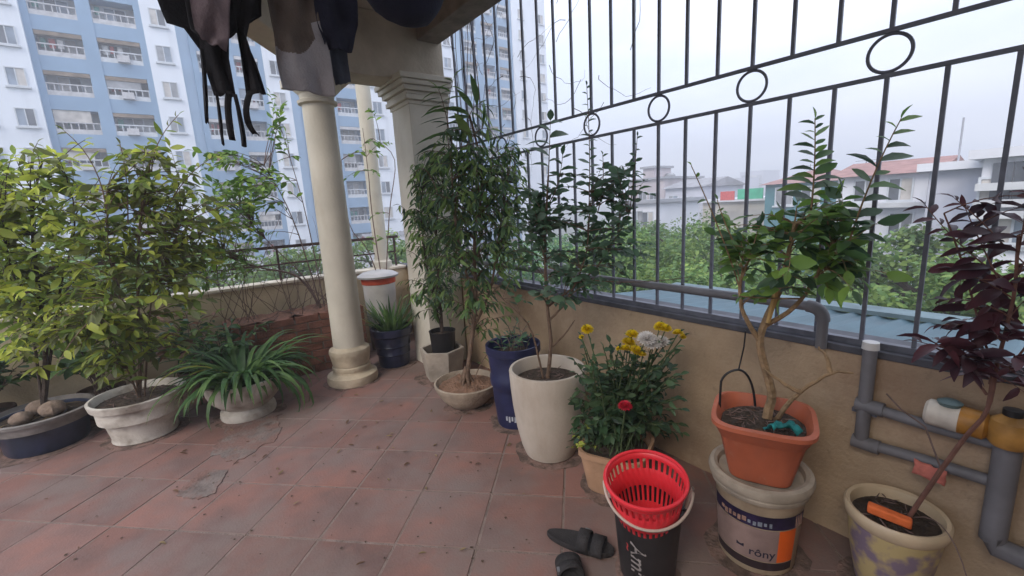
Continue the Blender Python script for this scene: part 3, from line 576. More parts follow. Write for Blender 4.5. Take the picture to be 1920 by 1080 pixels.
# --- more pots at the far left, a bare brick trough along the parapet
c = (-1.62, 4.55); fp = thing('potted_shrub', (*c, 0), 'leafy shrub in a red brown clay pot against the back parapet', 'potted plant', 'shrubs in pots')
potbody(fp, c, [(0,0),(.17,0),(.2,.2),(.22,.33),(.24,.34),(.24,.38),(.22,.38),(.2,.3)], mat('red_clay_pot', (.17,.075,.05), .9, .35, 8, .3))
soil(fp, c, .205, .33); D = hd(c); random.seed(61); b0 = V((*c, .32))
shrub(fp, [[b0, pd(-30,560,D), pd(-20,430,D), pd(10,330,D)]], [blob(-10,350,D,70,60,34), blob(-30,480,D,80,80,36), blob(15,560,D-.1,40,50,16)], M_barkd, G['lime'], .095, 7, 80, tw=.006, hang=.25, w=.48, r0=.02, r1=.008)
# --- low plants in the back row, in front of the parapet
for (c, lab, ms, L_, hgt, sd_) in (((-.08,4.62), 'low reddish croton in a dark clay pot behind the footed bowl', [leafmat('croton_leaf', (.30,.16,.09), (.14,.07,.05)), G['lime'][1], G['fic'][1]], .13, .5, 1), ((-.72,4.68), 'low broad leaved green plant in a dark clay pot between the two big shrubs', [G['fic'][0], G['fic'][1], G['lime'][1]], .15, .55, 2), ((-1.35,4.72), 'low dark green plant in a dark clay pot behind the blue glazed pot', [G['fic'][1], G['fic'][0]], .15, .5, 3), ((.12,4.25), 'small fern like plant in a dark clay pot tucked behind the lily', [G['fic'][1], G['str'][0], G['fic'][0]], .11, .45, 4)):
    t = thing('potted_plant', (*c, 0), lab, 'potted plant', 'low plants in the back row'); random.seed(300+sd_)
    potbody(t, c, [(0,0),(.10,0),(.105,.01),(.135,.2),(.15,.205),(.15,.235),(.138,.235),(.125,.19)], mat('dark_clay', (.10,.06,.045), .9, .4, 9, .3)); soil(t, c, .128, .2)
    out = []; mb = MB()
    for i in range(26):
        a = rnd(0, 6.28); r = rnd(.08, .38); p0 = V((c[0]+rnd(-.05,.05), c[1]+rnd(-.05,.05), .2)); e = V((c[0]+r*math.cos(a), min(c[1]+r*math.sin(a), YW-.06), .25+hgt*rnd(.3,1))); q = bez(p0, p0.lerp(e,.4)+V((0,0,.2)), e, 5); mb.tube(q, .003, 4); twigleaves(q, L_, 7, out, start=.35, hang=.3, jit=.5)
    mb.build('stem', M_twig, t); foliage(t, out, ms, 90, .45)
# --- terracotta trough with bougainvillea
tx0, tx1, ty0, ty1 = .16, 1.36, 4.42, 4.86
tg = thing('brick_trough', ((tx0+tx1)/2, (ty0+ty1)/2, 0), 'red brick planting trough with scrambling bougainvillea against the back parapet', 'planter')
M_brick = mat('old_brick', (.23,.10,.065), .95, .4, 9, .5, 60, objrand=.25); M_mort = mat('old_mortar', (.20,.16,.13), 1, .3, 12, .4)
MB().box((tx0+.012,ty0+.012,0),(tx1-.012,ty1-.012,.55)).build('mortar_core', M_mort, tg)
bme = None
for row in range(8):
    z = .006+row*.072; off = .11*(row % 2)
    x = tx0-off
    while x < tx1-.02:
        a, b = max(x, tx0)+.004, min(x+.212, tx1)-.004
        if b-a > .03: MB().box((a, ty0+rnd(0,.004), z), (b, ty0+.1, z+.064)).build('brick', M_brick, tg, bevel=.004)
        x += .22
for row in range(8):
    for k in range(2): MB().box((tx0-.001, ty0+.112+k*.16, .006+row*.072), (tx0+.1, ty0+.262+k*.16, .07+row*.072)).build('brick', M_brick, tg, bevel=.004)
mb = MB(); NX = 26; vs = []
for i in range(NX+1):
    for j in range(9): p = V((tx0+.02+(tx1-tx0-.04)*i/NX, ty0+.02+(ty1-ty0-.04)*j/8, .56)); p.z += .035*noise.noise(p*9)+.02; vs.append(p)
mb.add(vs, [(i*9+j, (i+1)*9+j, (i+1)*9+j+1, i*9+j+1) for i in range(NX) for j in range(8)]).build('soil', mat('dry_red_soil', (.20,.10,.065), 1, .4, 20, .8, 60), tg)
random.seed(71); r_ = ony(600, 555, 4.62); r_.z = .56; r2 = ony(720, 540, 4.7); r2.z = .56
br = [[r_, ony(560,520,4.62), ony(480,500,4.6), ony(420,478,4.55)], [r_, ony(570,520,4.65), ony(520,470,4.7), ony(450,400,4.75)], [r_+V((.03,0,0)), ony(590,480,4.7), ony(568,380,4.8), ony(530,250,4.85)], [r_, ony(560,440,4.7), ony(520,350,4.8), ony(495,310,4.85)],
      [r2, ony(700,420,4.75), ony(690,320,4.8), ony(680,240,4.8)], [r2, ony(730,400,4.75), ony(740,300,4.8), ony(700,260,4.85)], [r2, ony(690,470,4.7), ony(655,420,4.7), ony(640,300,4.75)]]
shrub(tg, br, [blob(450,360,4.7,75,55,60), blob(430,440,4.6,70,60,56), blob(400,330,4.75,45,45,36), blob(525,230,4.9,32,50,16), blob(500,330,4.9,40,40,14), blob(690,330,4.95,60,120,14), blob(400,520,4.55,50,40,18)], M_twig, [leafmat('bougainvillea_leaf', (.26,.40,.06), (.12,.22,.04)), leafmat('bougainvillea_leaf_mid', (.14,.25,.05), (.07,.14,.035))], .10, 5, 250, tw=.005, hang=.2, dens=.75, lstart=.5, jit=.6, w=.5, r0=.013, r1=.005)
mb = MB()
for i in range(46):
    a = V((rnd(tx0, tx1), rnd(ty0+.05, ty1-.02), .57)); e = a+V((rnd(-.5,.5), rnd(-.15,.2), rnd(.15,1.1))); mb.tube([q_+rv()*.018 for q_ in bez(a, a.lerp(e,.5)+rv()*.35, e, 6)], [.004,.0035,.003,.003,.002,.002,.001], 4)
stuff(mb.build('bare_twigs', M_twig, tg))
for ln in ([(700,250),(740,190),(700,300)], [(650,330),(720,280),(760,250)], [(670,470),(720,350),(690,210)], [(690,380),(740,330),(770,290)]):
    pass
# --- lidded bin on the trough end
c = ony(712, 540, 4.66); cbn = (c.x+.01, 4.70); zb = .637
bn = thing('lidded_bin', (*cbn, 0), 'tall white bin with red band and pale grey lid behind the column', 'bin')
MB().lathe((*cbn, zb), [(0,-.635),(.145,-.635),(.15,-.62),(.172,.07),(.175,.1)], 32).build('bin_body', mat('white_bin', (.6,.58,.56), .5, .2), bn)
MB().lathe((*cbn, zb), [(.175,.1),(.181,.103),(.186,.165),(.18,.168)], 32).build('red_band', mat('red_band', (.50,.08,.04), .5, .3), bn)
MB().lathe((*cbn, zb), [(.178,.166),(.215,.17),(.22,.19),(.17,.22),(.08,.24),(0,.245)], 32).build('lid', mat('grey_lid', (.42,.41,.41), .6, .2, 8), bn)
# --- chrysanthemum and rose in terracotta box pot
c = (1.66, 1.40); ch = thing('potted_chrysanthemum', (*c, 0), 'yellow and white chrysanthemums with one red rose in a tan clay pot', 'potted plant')
potbody(ch, c, [(0,0),(.13,0),(.135,.01),(.165,.20),(.175,.205),(.175,.235),(.16,.235),(.15,.2)], mat('tan_clay', (.42,.25,.15), .85, .25, 8, .2), square=5)
soil(ch, c, .165, .205); random.seed(81); D = hd(c); out = []; mb = MB(); b0 = V((*c, .2))
heads = [(1101,615,.032,0),(1178,640,.036,0),(1185,625,.034,0),(1172,652,.03,0),(1192,655,.034,0),(1160,650,.014,0),(1238,610,.032,0),(1248,614,.03,0),(1271,622,.027,0),(1281,628,.016,0),(1212,633,.045,1),(1238,641,.046,1),(1224,640,.044,1),(1090,628,.014,0),(1205,662,.02,0)]
ends = []
for (x, y, r, k) in heads:
    e = pd(x, y+4, D+rnd(-.06,.06)); ends.append((e, r, k)); s = b0+V((rnd(-.08,.08), rnd(-.08,.08), 0)); q = bez(s, s.lerp(e,.5)+V((0,0,.08)), e, 8); mb.tube(q, [.004]*6+[.003]*3, 5)
    twigleaves(q, .055, 9, out, start=.3, spread=.9)
for i in range(120):
    s = b0+V((rnd(-.1,.1), rnd(-.1,.1), 0)); e = pd(rnd(1075,1285), rnd(640,830), D+rnd(-.16,.14)); q = bez(s, s.lerp(e,.5)+V((0,0,.1)), e, 5); mb.tube(q, [.003]*6, 4); twigleaves(q, .068, 9, out, start=.3, hang=.25)
mb.build('stem', mat('green_stem', (.06,.09,.035), .8, .3), ch); foliage(ch, out, G['chr'], 200, .6, .25, .25)
M_yel = mat('yellow_petal', (.82,.62,.01), .7, .18, 60, trans=.2); M_wht = mat('white_petal', (.80,.76,.72), .7, .12, 40, trans=.2); M_red = mat('rose_petal', (.62,.02,.05), .6, .3, 50, trans=.15)
def bloom(parent, e, r, m, name, layers=6):
    mb = MB(); tilt = (V((0,0,1))+rv()*.35+(CAM-e).normalized()*.35).normalized(); X = tilt.orthogonal().normalized(); Yv = tilt.cross(X)
    for L_ in range(layers):
        el = R(5+80*L_/(layers-1)); n_ = max(6, int(16*math.cos(el)+5)); rr_ = r*(1-.35*L_/layers)
        for j in range(n_):
            a = 2*math.pi*(j+.5*(L_ % 2))/n_+rnd(-.1,.1); d = (X*math.cos(a)+Yv*math.sin(a))*math.cos(el)+tilt*math.sin(el); s = (X*-math.sin(a)+Yv*math.cos(a))*r*.17; u = tilt*r*.12
            b = e+d*r*.12; mb.add([b-s*.5, b+s*.5, b+d*rr_*.6+s+u, b+d*rr_+u*.3, b+d*rr_*.6-s+u], [(0,1,2,3,4)])
    return mb.build(name, m, parent, sharp=80)
for e, r, k in ends: bloom(ch, e, r*1.0, M_wht if k else M_yel, 'flower')
e = pd(1172, 763, D-.2); bloom(ch, e, .033, M_red, 'rose'); MB().tube(bez(b0, pd(1165,830,D-.15), e, 6), .003, 5).build('stem', MATS['green_stem'], ch)
# yellowing low shoot beside the tan pot
out = []; mb = MB()
for (x, y) in ((1075,815),(1090,835),(1100,800),(1070,838)):
    q = bez(pd(1130,850,D-.15), pd(1105,830,D-.18), pd(x,y,D-.2), 5); mb.tube(q, .002, 4); twigleaves(q, .045, 5, out)
mb.build('stem', MATS['green_stem'], ch); foliage(ch, out, [G['lime'][0], G['chr'][1]], 30, .6)
M_shade_dirt = mat('contact_shade_dirt', (.125,.085,.068), 1, .4, 18, .5, 60); overlay(M_shade_dirt, (.24,.15,.125), 9, .45, .6, .8)
for (dx, dy, dr) in ((1.60,1.87,.21),(1.68,2.31,.19),(1.575,2.80,.2),(1.70,3.43,.26),(1.50,4.09,.21),(.20,3.87,.25),(-.44,4.03,.25),(-1.0,4.36,.29),(1.66,1.40,.2),(1.74,.72,.2),(1.925,.325,.15),(1.045,3.96,.245),(1.30,.945,.125)):  # floor discs: contact shade under pots and column painted in, along with grime
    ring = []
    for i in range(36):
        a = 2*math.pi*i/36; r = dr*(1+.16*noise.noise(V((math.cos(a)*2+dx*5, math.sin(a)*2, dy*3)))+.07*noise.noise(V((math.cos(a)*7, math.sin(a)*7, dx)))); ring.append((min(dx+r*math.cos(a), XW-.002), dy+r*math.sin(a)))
    MB().prism(ring, -.002, .0026).build('shade_dirt_patch', M_shade_dirt, floor, sharp=20)
random.seed(77); lv = []
for i in range(70):
    p = fl(rnd(330, 1020), rnd(735, 900)) if i % 3 else fl(rnd(60, 1010), rnd(760, 1060))
    if p.x > 1.5: continue
    a = rnd(0, 6.28); lv.append((V((p.x, p.y, .007)), V((math.cos(a), math.sin(a), .1)), V((0,0,1))+rv()*.3, rnd(.02,.045)))
foliage(floor, lv, G['dry'], 0, .4, .5, -.1)
# --- black pail with red basket
c = (1.30, .945); a0 = math.atan2(-c[1], -c[0])
pl = thing('black_pail', (*c, 0), 'black plastic pail with pale handle and faded script, holding the red basket', 'pail')
MB().lathe((*c,0), [(0,.003),(.098,.003),(.102,0),(.106,.01),(.13,.29),(.138,.296),(.138,.312),(.128,.312),(.122,.29),(.1,.02),(0,.018)], 44).build('body', mat('pail_black', (.022,.02,.021), .5, .35, 9), pl)
ct = V((*c, .405)); e2 = V((math.cos(a0), math.sin(a0), 0)); e1 = V((-e2.y, e2.x, 0)); tau = R(33)
pts = [ct+(e1*math.cos(f)+(e2*math.cos(tau)-V((0,0,1))*math.sin(tau))*math.sin(f)*1.06)*.166 for f in [math.pi*i/28 for i in range(29)]]
pts = [pts[0]-V((0,0,.11))-e1*.03]+pts+[pts[-1]-V((0,0,.11))+e1*.03]
MB().tube(pts, .0085, 8, flat=.7).build('handle', mat('handle_beige', (.46,.38,.32), .5, .2), pl)
for s in (-1, 1): MB().obox(ct+e1*s*.137-V((0,0,.105)), (e1, e2, V((0,0,1))), (.008,.014,.018)).build('handle_lug', M_black, pl)
def wraptext(parent, txt, size, c_, z, ang, rad_at, m, vertical=False, shear=0., name='lettering'):
    cu = bpy.data.curves.new('txt', 'FONT'); cu.body = txt; cu.size = size; cu.shear = shear; cu.align_x = 'CENTER'; cu.align_y = 'CENTER'; cu.resolution_u = 3; cu.offset = size*.012
    to = bpy.data.objects.new('txt', cu); COL.objects.link(to); dg = bpy.context.evaluated_depsgraph_get(); me = bpy.data.meshes.new_from_object(to.evaluated_get(dg)); bpy.data.objects.remove(to)
    mb = MB(); vs = []
    for v in me.vertices:
        x, y = v.co.x, v.co.y
        if vertical: x, y = y, -x
        zz_ = z+y; r = rad_at(zz_)+.0012; t = ang+x/r; vs.append((c_[0]+r*math.cos(t), c_[1]+r*math.sin(t), zz_))
    mb.add(vs, [tuple(p.vertices) for p in me.polygons]); return mb.build(name, m, parent)
prad = lambda z: .106+.024*(z-.01)/.28
wraptext(pl, 'Ami', .085, c, .15, a0-.30, prad, mat('faded_script', (.30,.27,.26), .7, .3), vertical=True, shear=.25)
wraptext(pl, '~', .06, c, .185, a0-.62, prad, mat('faded_red', (.40,.05,.05), .7, .3), vertical=True)
# basket: wall with real slots
bk = thing('red_basket', (*c, .16), 'red plastic basket with slotted sides sitting in the black pail', 'basket')
M_redp = mat('red_plastic', (.78,.035,.05), .38, .12, 8, trans=.12)
tl = (V((0,0,1))+e2*.16-e1*.03).normalized(); tx = e1; ty = tl.cross(tx).normalized(); tx = ty.cross(tl)
base = V((*c, .20)); BM = Matrix((tx, ty, tl)).transposed()
NB = 72; zs = [0, .035, .075, .105, .14, .18, .222, .228, .25]
def brad(z): return .100+.048*(z/.25)
mb = MB(); vs = []
for z in zs:
    for j in range(NB): t_ = 2*math.pi*j/NB; vs.append(base+BM @ V((brad(z)*math.cos(t_), brad(z)*math.sin(t_), z)))
fs = []
for i in range(len(zs)-1):
    for j in range(NB):
        if i in (1, 2, 5) and j % 2 == 0: continue
        if i == 3 and False: continue
        fs.append((i*NB+j, i*NB+(j+1) % NB, (i+1)*NB+(j+1) % NB, (i+1)*NB+j))
fs.append(tuple(range(NB))[::-1])
mb.add(vs, fs).build('basket_wall', M_redp, bk, solid=.003)
MB().tube([base+BM @ V((.151*math.cos(2*math.pi*j/48), .151*math.sin(2*math.pi*j/48), .252)) for j in range(49)], .007, 8, cap=False).build('rim', M_redp, bk)
pts = [base+BM @ V((.05*math.cos(f), -.02, .02+.05*math.sin(f))) for f in [math.pi*i/12 for i in range(13)]]
MB().tube(pts, .006, 8).build('inner_loop', M_redp, bk)
# --- paint bucket
c = (1.74, .72); a0 = math.atan2(-c[1], -c[0])
pk = thing('paint_bucket', (*c, 0), 'cream paint bucket with navy and orange label under the terracotta planter', 'bucket')
M_bkt = mat('bucket_cream', (.43,.34,.235), .6, .22, 7, .1); overlay(M_bkt, (.22,.15,.10), 6, .5, .7, .7, (1,1,.4))
krad = lambda z: .142+.022*(z-.01)/.32
MB().lathe((*c,0), [(0,.003),(.138,.003),(.142,.01),(.164,.33),(.168,.335)], 56).build('body', M_bkt, pk)
MB().lathe((*c,0), [(.166,.325),(.178,.33),(.181,.345),(.176,.352),(.188,.36),(.192,.378),(.186,.394),(.172,.4),(.158,.394),(.152,.375),(0,.372)], 56).build('lid_ring', mat('lid_grey', (.33,.28,.22), .7, .35, 9), pk)
def band(z0, z1, t0, t1, m, name, dr=.0015): MB().lathe((*c,0), [(krad(z0)+dr, z0), (krad((z0+z1)/2)+dr, (z0+z1)/2), (krad(z1)+dr, z1)], 40, a0=a0+t0, a1=a0+t1).build(name, m, pk)
M_ln = mat('label_navy', (.022,.014,.05), .5, .5, 20); M_lc = mat('label_mauve', (.30,.21,.19), .55, .25, 10); M_lo = mat('label_orange', (.72,.115,.01), .5, .15, 8)
band(.222, .278, -1.25, 1.3, M_ln, 'navy_band'); band(.07, .217, -1.25, .52, M_lc, 'label_panel'); band(.07, .217, .522, 1.0, M_lo, 'orange_panel'); band(.03, .066, -1.25, 1.0, mat('label_dark', (.035,.022,.025), .55, .4), 'dark_band')
wraptext(pk, 'rôny', .05, c, .105, a0+.16, lambda z: krad(z)+.001, mat('label_ink', (.02,.018,.04), .6, .2), name='lettering')
random.seed(2)
for k in range(11):
    t_ = -.85+k*.115; zc = .243+rnd(-.004,.004); r = krad(zc)+.0028; a = a0+t_; p = V((c[0]+r*math.cos(a), c[1]+r*math.sin(a), zc))
    MB().obox(p, (V((-math.sin(a), math.cos(a), 0)), V((math.cos(a), math.sin(a), 0)), V((0,0,1))), (rnd(.004,.008),.0008,rnd(.006,.012))).build('print_mark', mat('print_pink' if k < 6 else 'print_grey', (.36,.22,.17) if k < 6 else (.22,.25,.30), .6, .4, 40), pk)
for k in range(4):
    a = a0+.95+.07*k; r = krad(.25)+.0028; p = V((c[0]+r*math.cos(a), c[1]+r*math.sin(a), .25)); MB().obox(p, (V((-math.sin(a), math.cos(a), 0)), V((math.cos(a), math.sin(a), 0)), V((0,0,1))), (.0018,.0008,.024)).build('print_mark', MATS['print_pink'], pk)
mb = MB(); r = krad(.09)+.0028
for k in range(7):
    a = a0-.6+.02*k; MB
for s in (0,):
    a = a0-.36; p = V((c[0]+r*math.cos(a), c[1]+r*math.sin(a), .12)); mb.obox(p, (V((-math.sin(a), math.cos(a), 0)), V((math.cos(a), math.sin(a), 0)), V((0,0,1))), (.014,.0008,.007)).build('print_mark', MATS['label_ink'], pk)
# --- terracotta planter with bonsai
tb = thing('potted_bonsai', (*c, .374), 'old forked bonsai shrub in an orange terracotta planter on the paint bucket', 'potted plant')
prof = [(0,.375),(.10,.375),(.112,.385),(.15,.56),(.155,.565),(.172,.60),(.182,.612),(.182,.628),(.165,.632),(.150,.60),(.14,.54)]
potbody(tb, c, prof, M_terra, 64, square=4.2)
soil(tb, c, .150, .585, None, .02); litterbits(tb, c, .12, .59, 60, M_twig); litterbits(tb, c, .13, .59, 25, G['dry'][1], .008, .02)
D = hd(c); z0 = V((c[0]+.02, c[1]-.005, .585)); random.seed(91)
tr = [[z0, pd(1447,735,D), pd(1425,650,D-.03), pd(1440,590,D-.02), pd(1465,540,D), pd(1478,480,D), pd(1490,420,D)],
      [pd(1435,610,D-.02), pd(1490,575,D), pd(1530,520,D+.03), pd(1560,470,D+.05)], [pd(1425,640,D-.03), pd(1395,590,D-.05), pd(1388,530,D-.05), pd(1410,470,D-.03)],
      [z0+V((.03,-.02,0)), pd(1500,735,D-.04), pd(1560,700,D-.03), pd(1600,700,D-.02)], [pd(1558,702,D-.03), pd(1552,675,D-.02), pd(1535,650,D)], [pd(1500,735,D-.04), pd(1470,720,D-.06), pd(1430,690,D-.05)]]
shrub(tb, tr, [blob(1450,450,D,90,55,26), blob(1540,430,D+.03,85,60,30), blob(1600,470,D+.05,55,70,18), blob(1480,520,D-.03,100,40,18), blob(1380,440,D-.05,50,50,10), blob(1560,395,D+.05,60,35,14)], mat('pale_bark', (.30,.20,.11), .9, .35, 25, .5, 60), G['bon'], .09, 5, 298, tw=.004, dens=.85, lstart=.45, w=.6, fold=.25, spread=1., r0=.019, r1=.006, jit=.3,
      extra=[(pd(1520,400,D+.04), pd(1530,320,D+.04), pd(1528,222,D+.04), 22, .115), (pd(1590,460,D+.05), pd(1630,330,D+.05), pd(1690,222,D+.05), 16, .125), (pd(1392,560,D-.05), pd(1370,470,D-.08), pd(1296,310,D-.1), 6, .055), (pd(1400,500,D-.03), pd(1360,430,D-.05), pd(1345,375,D-.05), 7, .075), (pd(1500,560,D-.05), pd(1420,560,D-.15), pd(1385,555,D-.2), 5, .07)])
# yellow leaf and stub
MB().tube([pd(1440,605,D-.05), pd(1452,560,D-.05), pd(1458,520,D-.05)], [.008,.011,.006], 6).build('stub', mat('yellow_wood', (.42,.27,.10), .8, .3), tb)
# teal rag
M_teal = mat('teal_net', (.012,.19,.19), .8, .35, 30, .5, 90); mb = MB(); vs = []; cc_ = pd(1468, 797, D-.1); cc_.z = .618
for i in range(11):
    for j in range(7): p = cc_+e1*0+V((0,0,0))+rt0*((i-5)*.011)+V((fw.x, fw.y, 0)).normalized()*((j-3)*.011); p.z += .02+.035*noise.noise(p*28)+.012*noise.noise(p*70)-.002*((i-5)**2)/4; vs.append(p)
tag(mb.add(vs, [(i*7+j, (i+1)*7+j, (i+1)*7+j+1, i*7+j+1) for i in range(10) for j in range(6)]).build('teal_rag', M_teal, sharp=80, solid=.003), 'crumpled teal net rag lying on the soil of the terracotta planter', 'rag')
# black wire hoop in the planter
A_, B_, C_ = pd(1350,748,D+.03), pd(1380,640,D+.05), pd(1417,740,D+.08)
mb = MB(); pts = bez(A_-V((0,0,.05)), A_+V((0,0,.03)), pd(1352,715,D+.03), 4)+bez(pd(1352,715,D+.03), pd(1360,695,D+.04), pd(1385,693,D+.05), 6)[1:]+bez(pd(1385,693,D+.05), pd(1412,698,D+.07), C_-V((0,0,.05)), 8)[1:]
mb.tube(pts, .005, 8); q = pd(1392, 692, D+.05); mb2 = MB().tube([pts[10], pd(1395,650,D+.06), pd(1398,620,D+.06)], .003, 6)
hw = thing('wire_hoop', A_-V((0,0,.05)), 'black wire hoop stuck in the back of the terracotta planter', 'hoop'); mb.build('hoop', M_black, hw); mb2.build('hook_wire', M_black, hw)
# --- glazed pot with purple shrub
c = (1.925, .325); gp = thing('potted_purple_shrub', (*c, 0), 'purple leaved shrub leaning out of a painted cream pot by the drain pipe', 'potted plant')
potbody(gp, c, [(0,0),(.09,0),(.098,.02),(.125,.16),(.138,.28)], mat('painted_glaze', (.46,.36,.17), .5, col2=(.20,.15,.20), scale=14, coat=.3, detail=3, thresh=(.42,.58)), 52)
MB().lathe((*c,0), [(.137,.278),(.148,.29),(.152,.31),(.152,.325),(.145,.335),(.134,.33),(.128,.31),(.12,.24)], 52).build('rim', mat('cream_rim', (.60,.47,.31), .5, .2, 8, coat=.3), gp)
soil(gp, c, .13, .292, lump=.015); litterbits(gp, c, .1, .3, 30, M_twig)
bp = pd(1640, 945, hd(c)-.05); bp.z = .333; bq = pd(1695, 990, hd(c)-.05); bq.z = .325; D = hd(c)
tag(MB().obox((bp+bq)/2, ((bq-bp).normalized(), (bq-bp).normalized().cross(V((0,0,1))), V((0,0,1))), (.062,.018,.016)).build('brick_piece', mat('bright_brick', (.75,.16,.04), .8, .2, 20, .3), bevel=.006), 'bright orange brick piece lying in the painted cream pot', 'brick')
random.seed(101); z0 = V((c[0]-.005, c[1]-.03, .295)); top = pd(1850, 770, D-.02)
tr = [[z0, pd(1765,880,D-.02), pd(1810,820,D-.02), top, pd(1870,680,D), pd(1900,560,D), pd(1910,440,D)], [top, pd(1860,700,D), pd(1840,620,D-.02), pd(1800,480,D-.02), pd(1770,400,D)], [pd(1855,720,D), pd(1900,680,D), pd(1960,600,D)], [pd(1850,740,D), pd(1800,680,D-.03), pd(1750,650,D-.05)]]
shrub(gp, tr, [blob(1870,560,D,70,60,9), blob(1850,640,D-.02,100,45,13), blob(1930,470,D,60,110,7), blob(1770,660,D-.05,50,25,4), blob(1880,710,D,70,25,7)], mat('red_bark', (.16,.075,.055), .85, .3, 30), G['pur'], .115, 5, 290, tw=.003, dens=.95, lstart=.35, w=.40, fold=.3, droop=.22, spread=1.1, r0=.008, r1=.004, jit=.2,
      extra=[(pd(1880,520,D), pd(1800,470,D), pd(1735,385,D), 13, .12), (pd(1890,470,D), pd(1850,420,D), pd(1790,372,D), 10, .12), (pd(1900,560,D), pd(1840,520,D-.02), pd(1790,505,D-.03), 9, .12), (pd(1905,500,D), pd(1920,430,D), pd(1930,340,D), 10, .12), (pd(1900,600,D), pd(1850,560,D-.02), pd(1770,560,D-.03), 9, .12), (pd(1890,640,D), pd(1840,600,D), pd(1760,610,D-.03), 9, .11), (pd(1880,540,D), pd(1830,440,D), pd(1810,390,D), 9, .12), (pd(1870,680,D), pd(1800,660,D-.04), pd(1720,640,D-.06), 8, .10)])
mb = MB(); mb.tube(bez(z0+V((.02,.0,0)), pd(1775,940,D-.05), pd(1815,1090,D-.15), 8), .002, 5).build('hanging_root', M_twig, gp)
MB().tube([pd(1662,738,D+.06), pd(1690,768,D+.05), pd(1735,800,D+.04), pd(1765,880,D-.02)], .003, 5).build('side_twig', M_twig, gp)
# coral rag caught on the pipe
mb = MB(); vs = []; q0 = onx(1715, 865, PX-.026); q1 = onx(1775, 890, PX-.026)
for i in range(9):
    for j in range(5): p = q0.lerp(q1, i/8)+V((-.004*j-.004, 0, .012-.012*j)); p += rv()*.004; vs.append(p)
tag(mb.add(vs, [(i*5+j, (i+1)*5+j, (i+1)*5+j+1, i*5+j+1) for i in range(8) for j in range(4)]).build('coral_rag', mat('coral_cloth', (.55,.17,.13), .9, .3, 30), sharp=80, solid=.003), 'small coral cloth strip caught on the lower drain pipe branch', 'rag')
# ------------------------------------------------------------ sandals
M_foam = mat('black_foam', (.028,.025,.026), .8, .35, 25, .4, 150)
def sandal(a, b, label, wd=.098):
    a, b = V(a), V(b); a.z = b.z = 0; d = (b-a).normalized(); s = V((-d.y, d.x, 0)); L_ = (b-a).length; o = thing('slide_sandal', (a+b)/2, label, 'sandal', 'pair of black sandals')
    outl = []; K = 30
    for i in range(K):
        t_ = 2*math.pi*i/K; u = (1-math.cos(t_))/2; wdt = (.36+.14*u+.06*math.sin(u*3.1)); y = math.sin(t_); outl.append(a+d*L_*u+s*wd*(abs(y)**.8*(1 if y > 0 else -1))*wdt*1.05)
    mb = MB(); k = K; ctr = (a+b)/2
    ring = lambda z, sc_: [ctr+(p-ctr)*sc_+V((0,0,z)) for p in outl]
    vs = ring(.003,.96)+ring(.012,1)+ring(.024,1)+ring(.029,.97)+ring(.026,.88)+[ctr+V((0,0,.022))]
    fs = [(i*k+j, i*k+(j+1) % k, (i+1)*k+(j+1) % k, (i+1)*k+j) for i in range(4) for j in range(k)]+[(4*k+j, 4*k+(j+1) % k, 5*k) for j in range(k)]+[tuple(range(k))[::-1]]
    mb.add(vs, fs).build('sole', M_foam, o)
    for (u0, u1, hgt) in ((.50,.66,.062),(.70,.86,.05)):
        mb = MB(); vs = []; NN = 14
        for i in range(NN+1):
            f = math.pi*i/NN
            for u in (u0, (u0+u1)/2, u1): vs.append(a+d*L_*u+s*math.cos(f)*wd*.53+V((0,0,.012+hgt*math.sin(f)**.8*(1-.15*(u-u0)))))
        mb.add(vs, [(i*3+j, (i+1)*3+j, (i+1)*3+j+1, i*3+j+1) for i in range(NN) for j in range(2)]).build('strap', M_foam, o, sharp=80, solid=.006)
    p = a+d*L_*.58+s*wd*.48+V((0,0,.045)); MB().obox(p, (d, s, V((0,0,1))), (.012,.008,.008)).build('buckle', M_steel, o)
    return o
sandal(fl(1026,1004), fl(1152,1042), 'black two strap sandal lying with its toe against the black pail')
sandal(fl(1085,1150), fl(1062,1046), 'black two strap sandal on the tiles, set at an angle to its mate')
# ------------------------------------------------------------ dry vine on the fence
random.seed(111)
vn = thing('dry_vine', (FX, 2.6, 2.4), 'bare dry vine tangled in the upper fence bars near the pier', 'vine')
for i in range(44):
    y = rnd(1.2, 3.6) if i % 3 else rnd(2.4, 3.6); p = V((FX+rnd(-.02,.02), y, rnd(2.0, 3.2))); pts = [p]; d = V((rnd(-.4,.4), rnd(-1,1), rnd(-1,.8))).normalized()
    for k in range(10): d = (d+rv()*.55).normalized(); d.x *= .5; p = p+d*.05; p.x += (FX-p.x)*.3; pts.append(p)
    MB().tube(pts, [.0022-.0017*k/10 for k in range(11)], 4).build('tendril', M_twig, vn)
for i in range(9):
    y = 3.6-i*.05; pts = [V((FX+.02*math.sin(k*1.1+i), y+.03*math.sin(k*.7+i*2), 1.1+k*.22)) for k in range(10)]; MB().tube(pts, .003, 4).build('stem', M_twig, vn)
# ============================================================ the town around
GZ = -9.0
ground = structure(MB().add([(-700,-700,GZ),(900,-700,GZ),(900,900,GZ),(-700,900,GZ)], [(0,1,2,3)]).build('ground', mat('ground', (.10,.11,.07), 1, .4, .15), origin=(0,0,GZ)))
structure(MB().box((-60, 38.5, GZ), (120, 45.5, GZ+.02)).build('street', mat('asphalt', (.06,.06,.065), .9, .2, 1)))
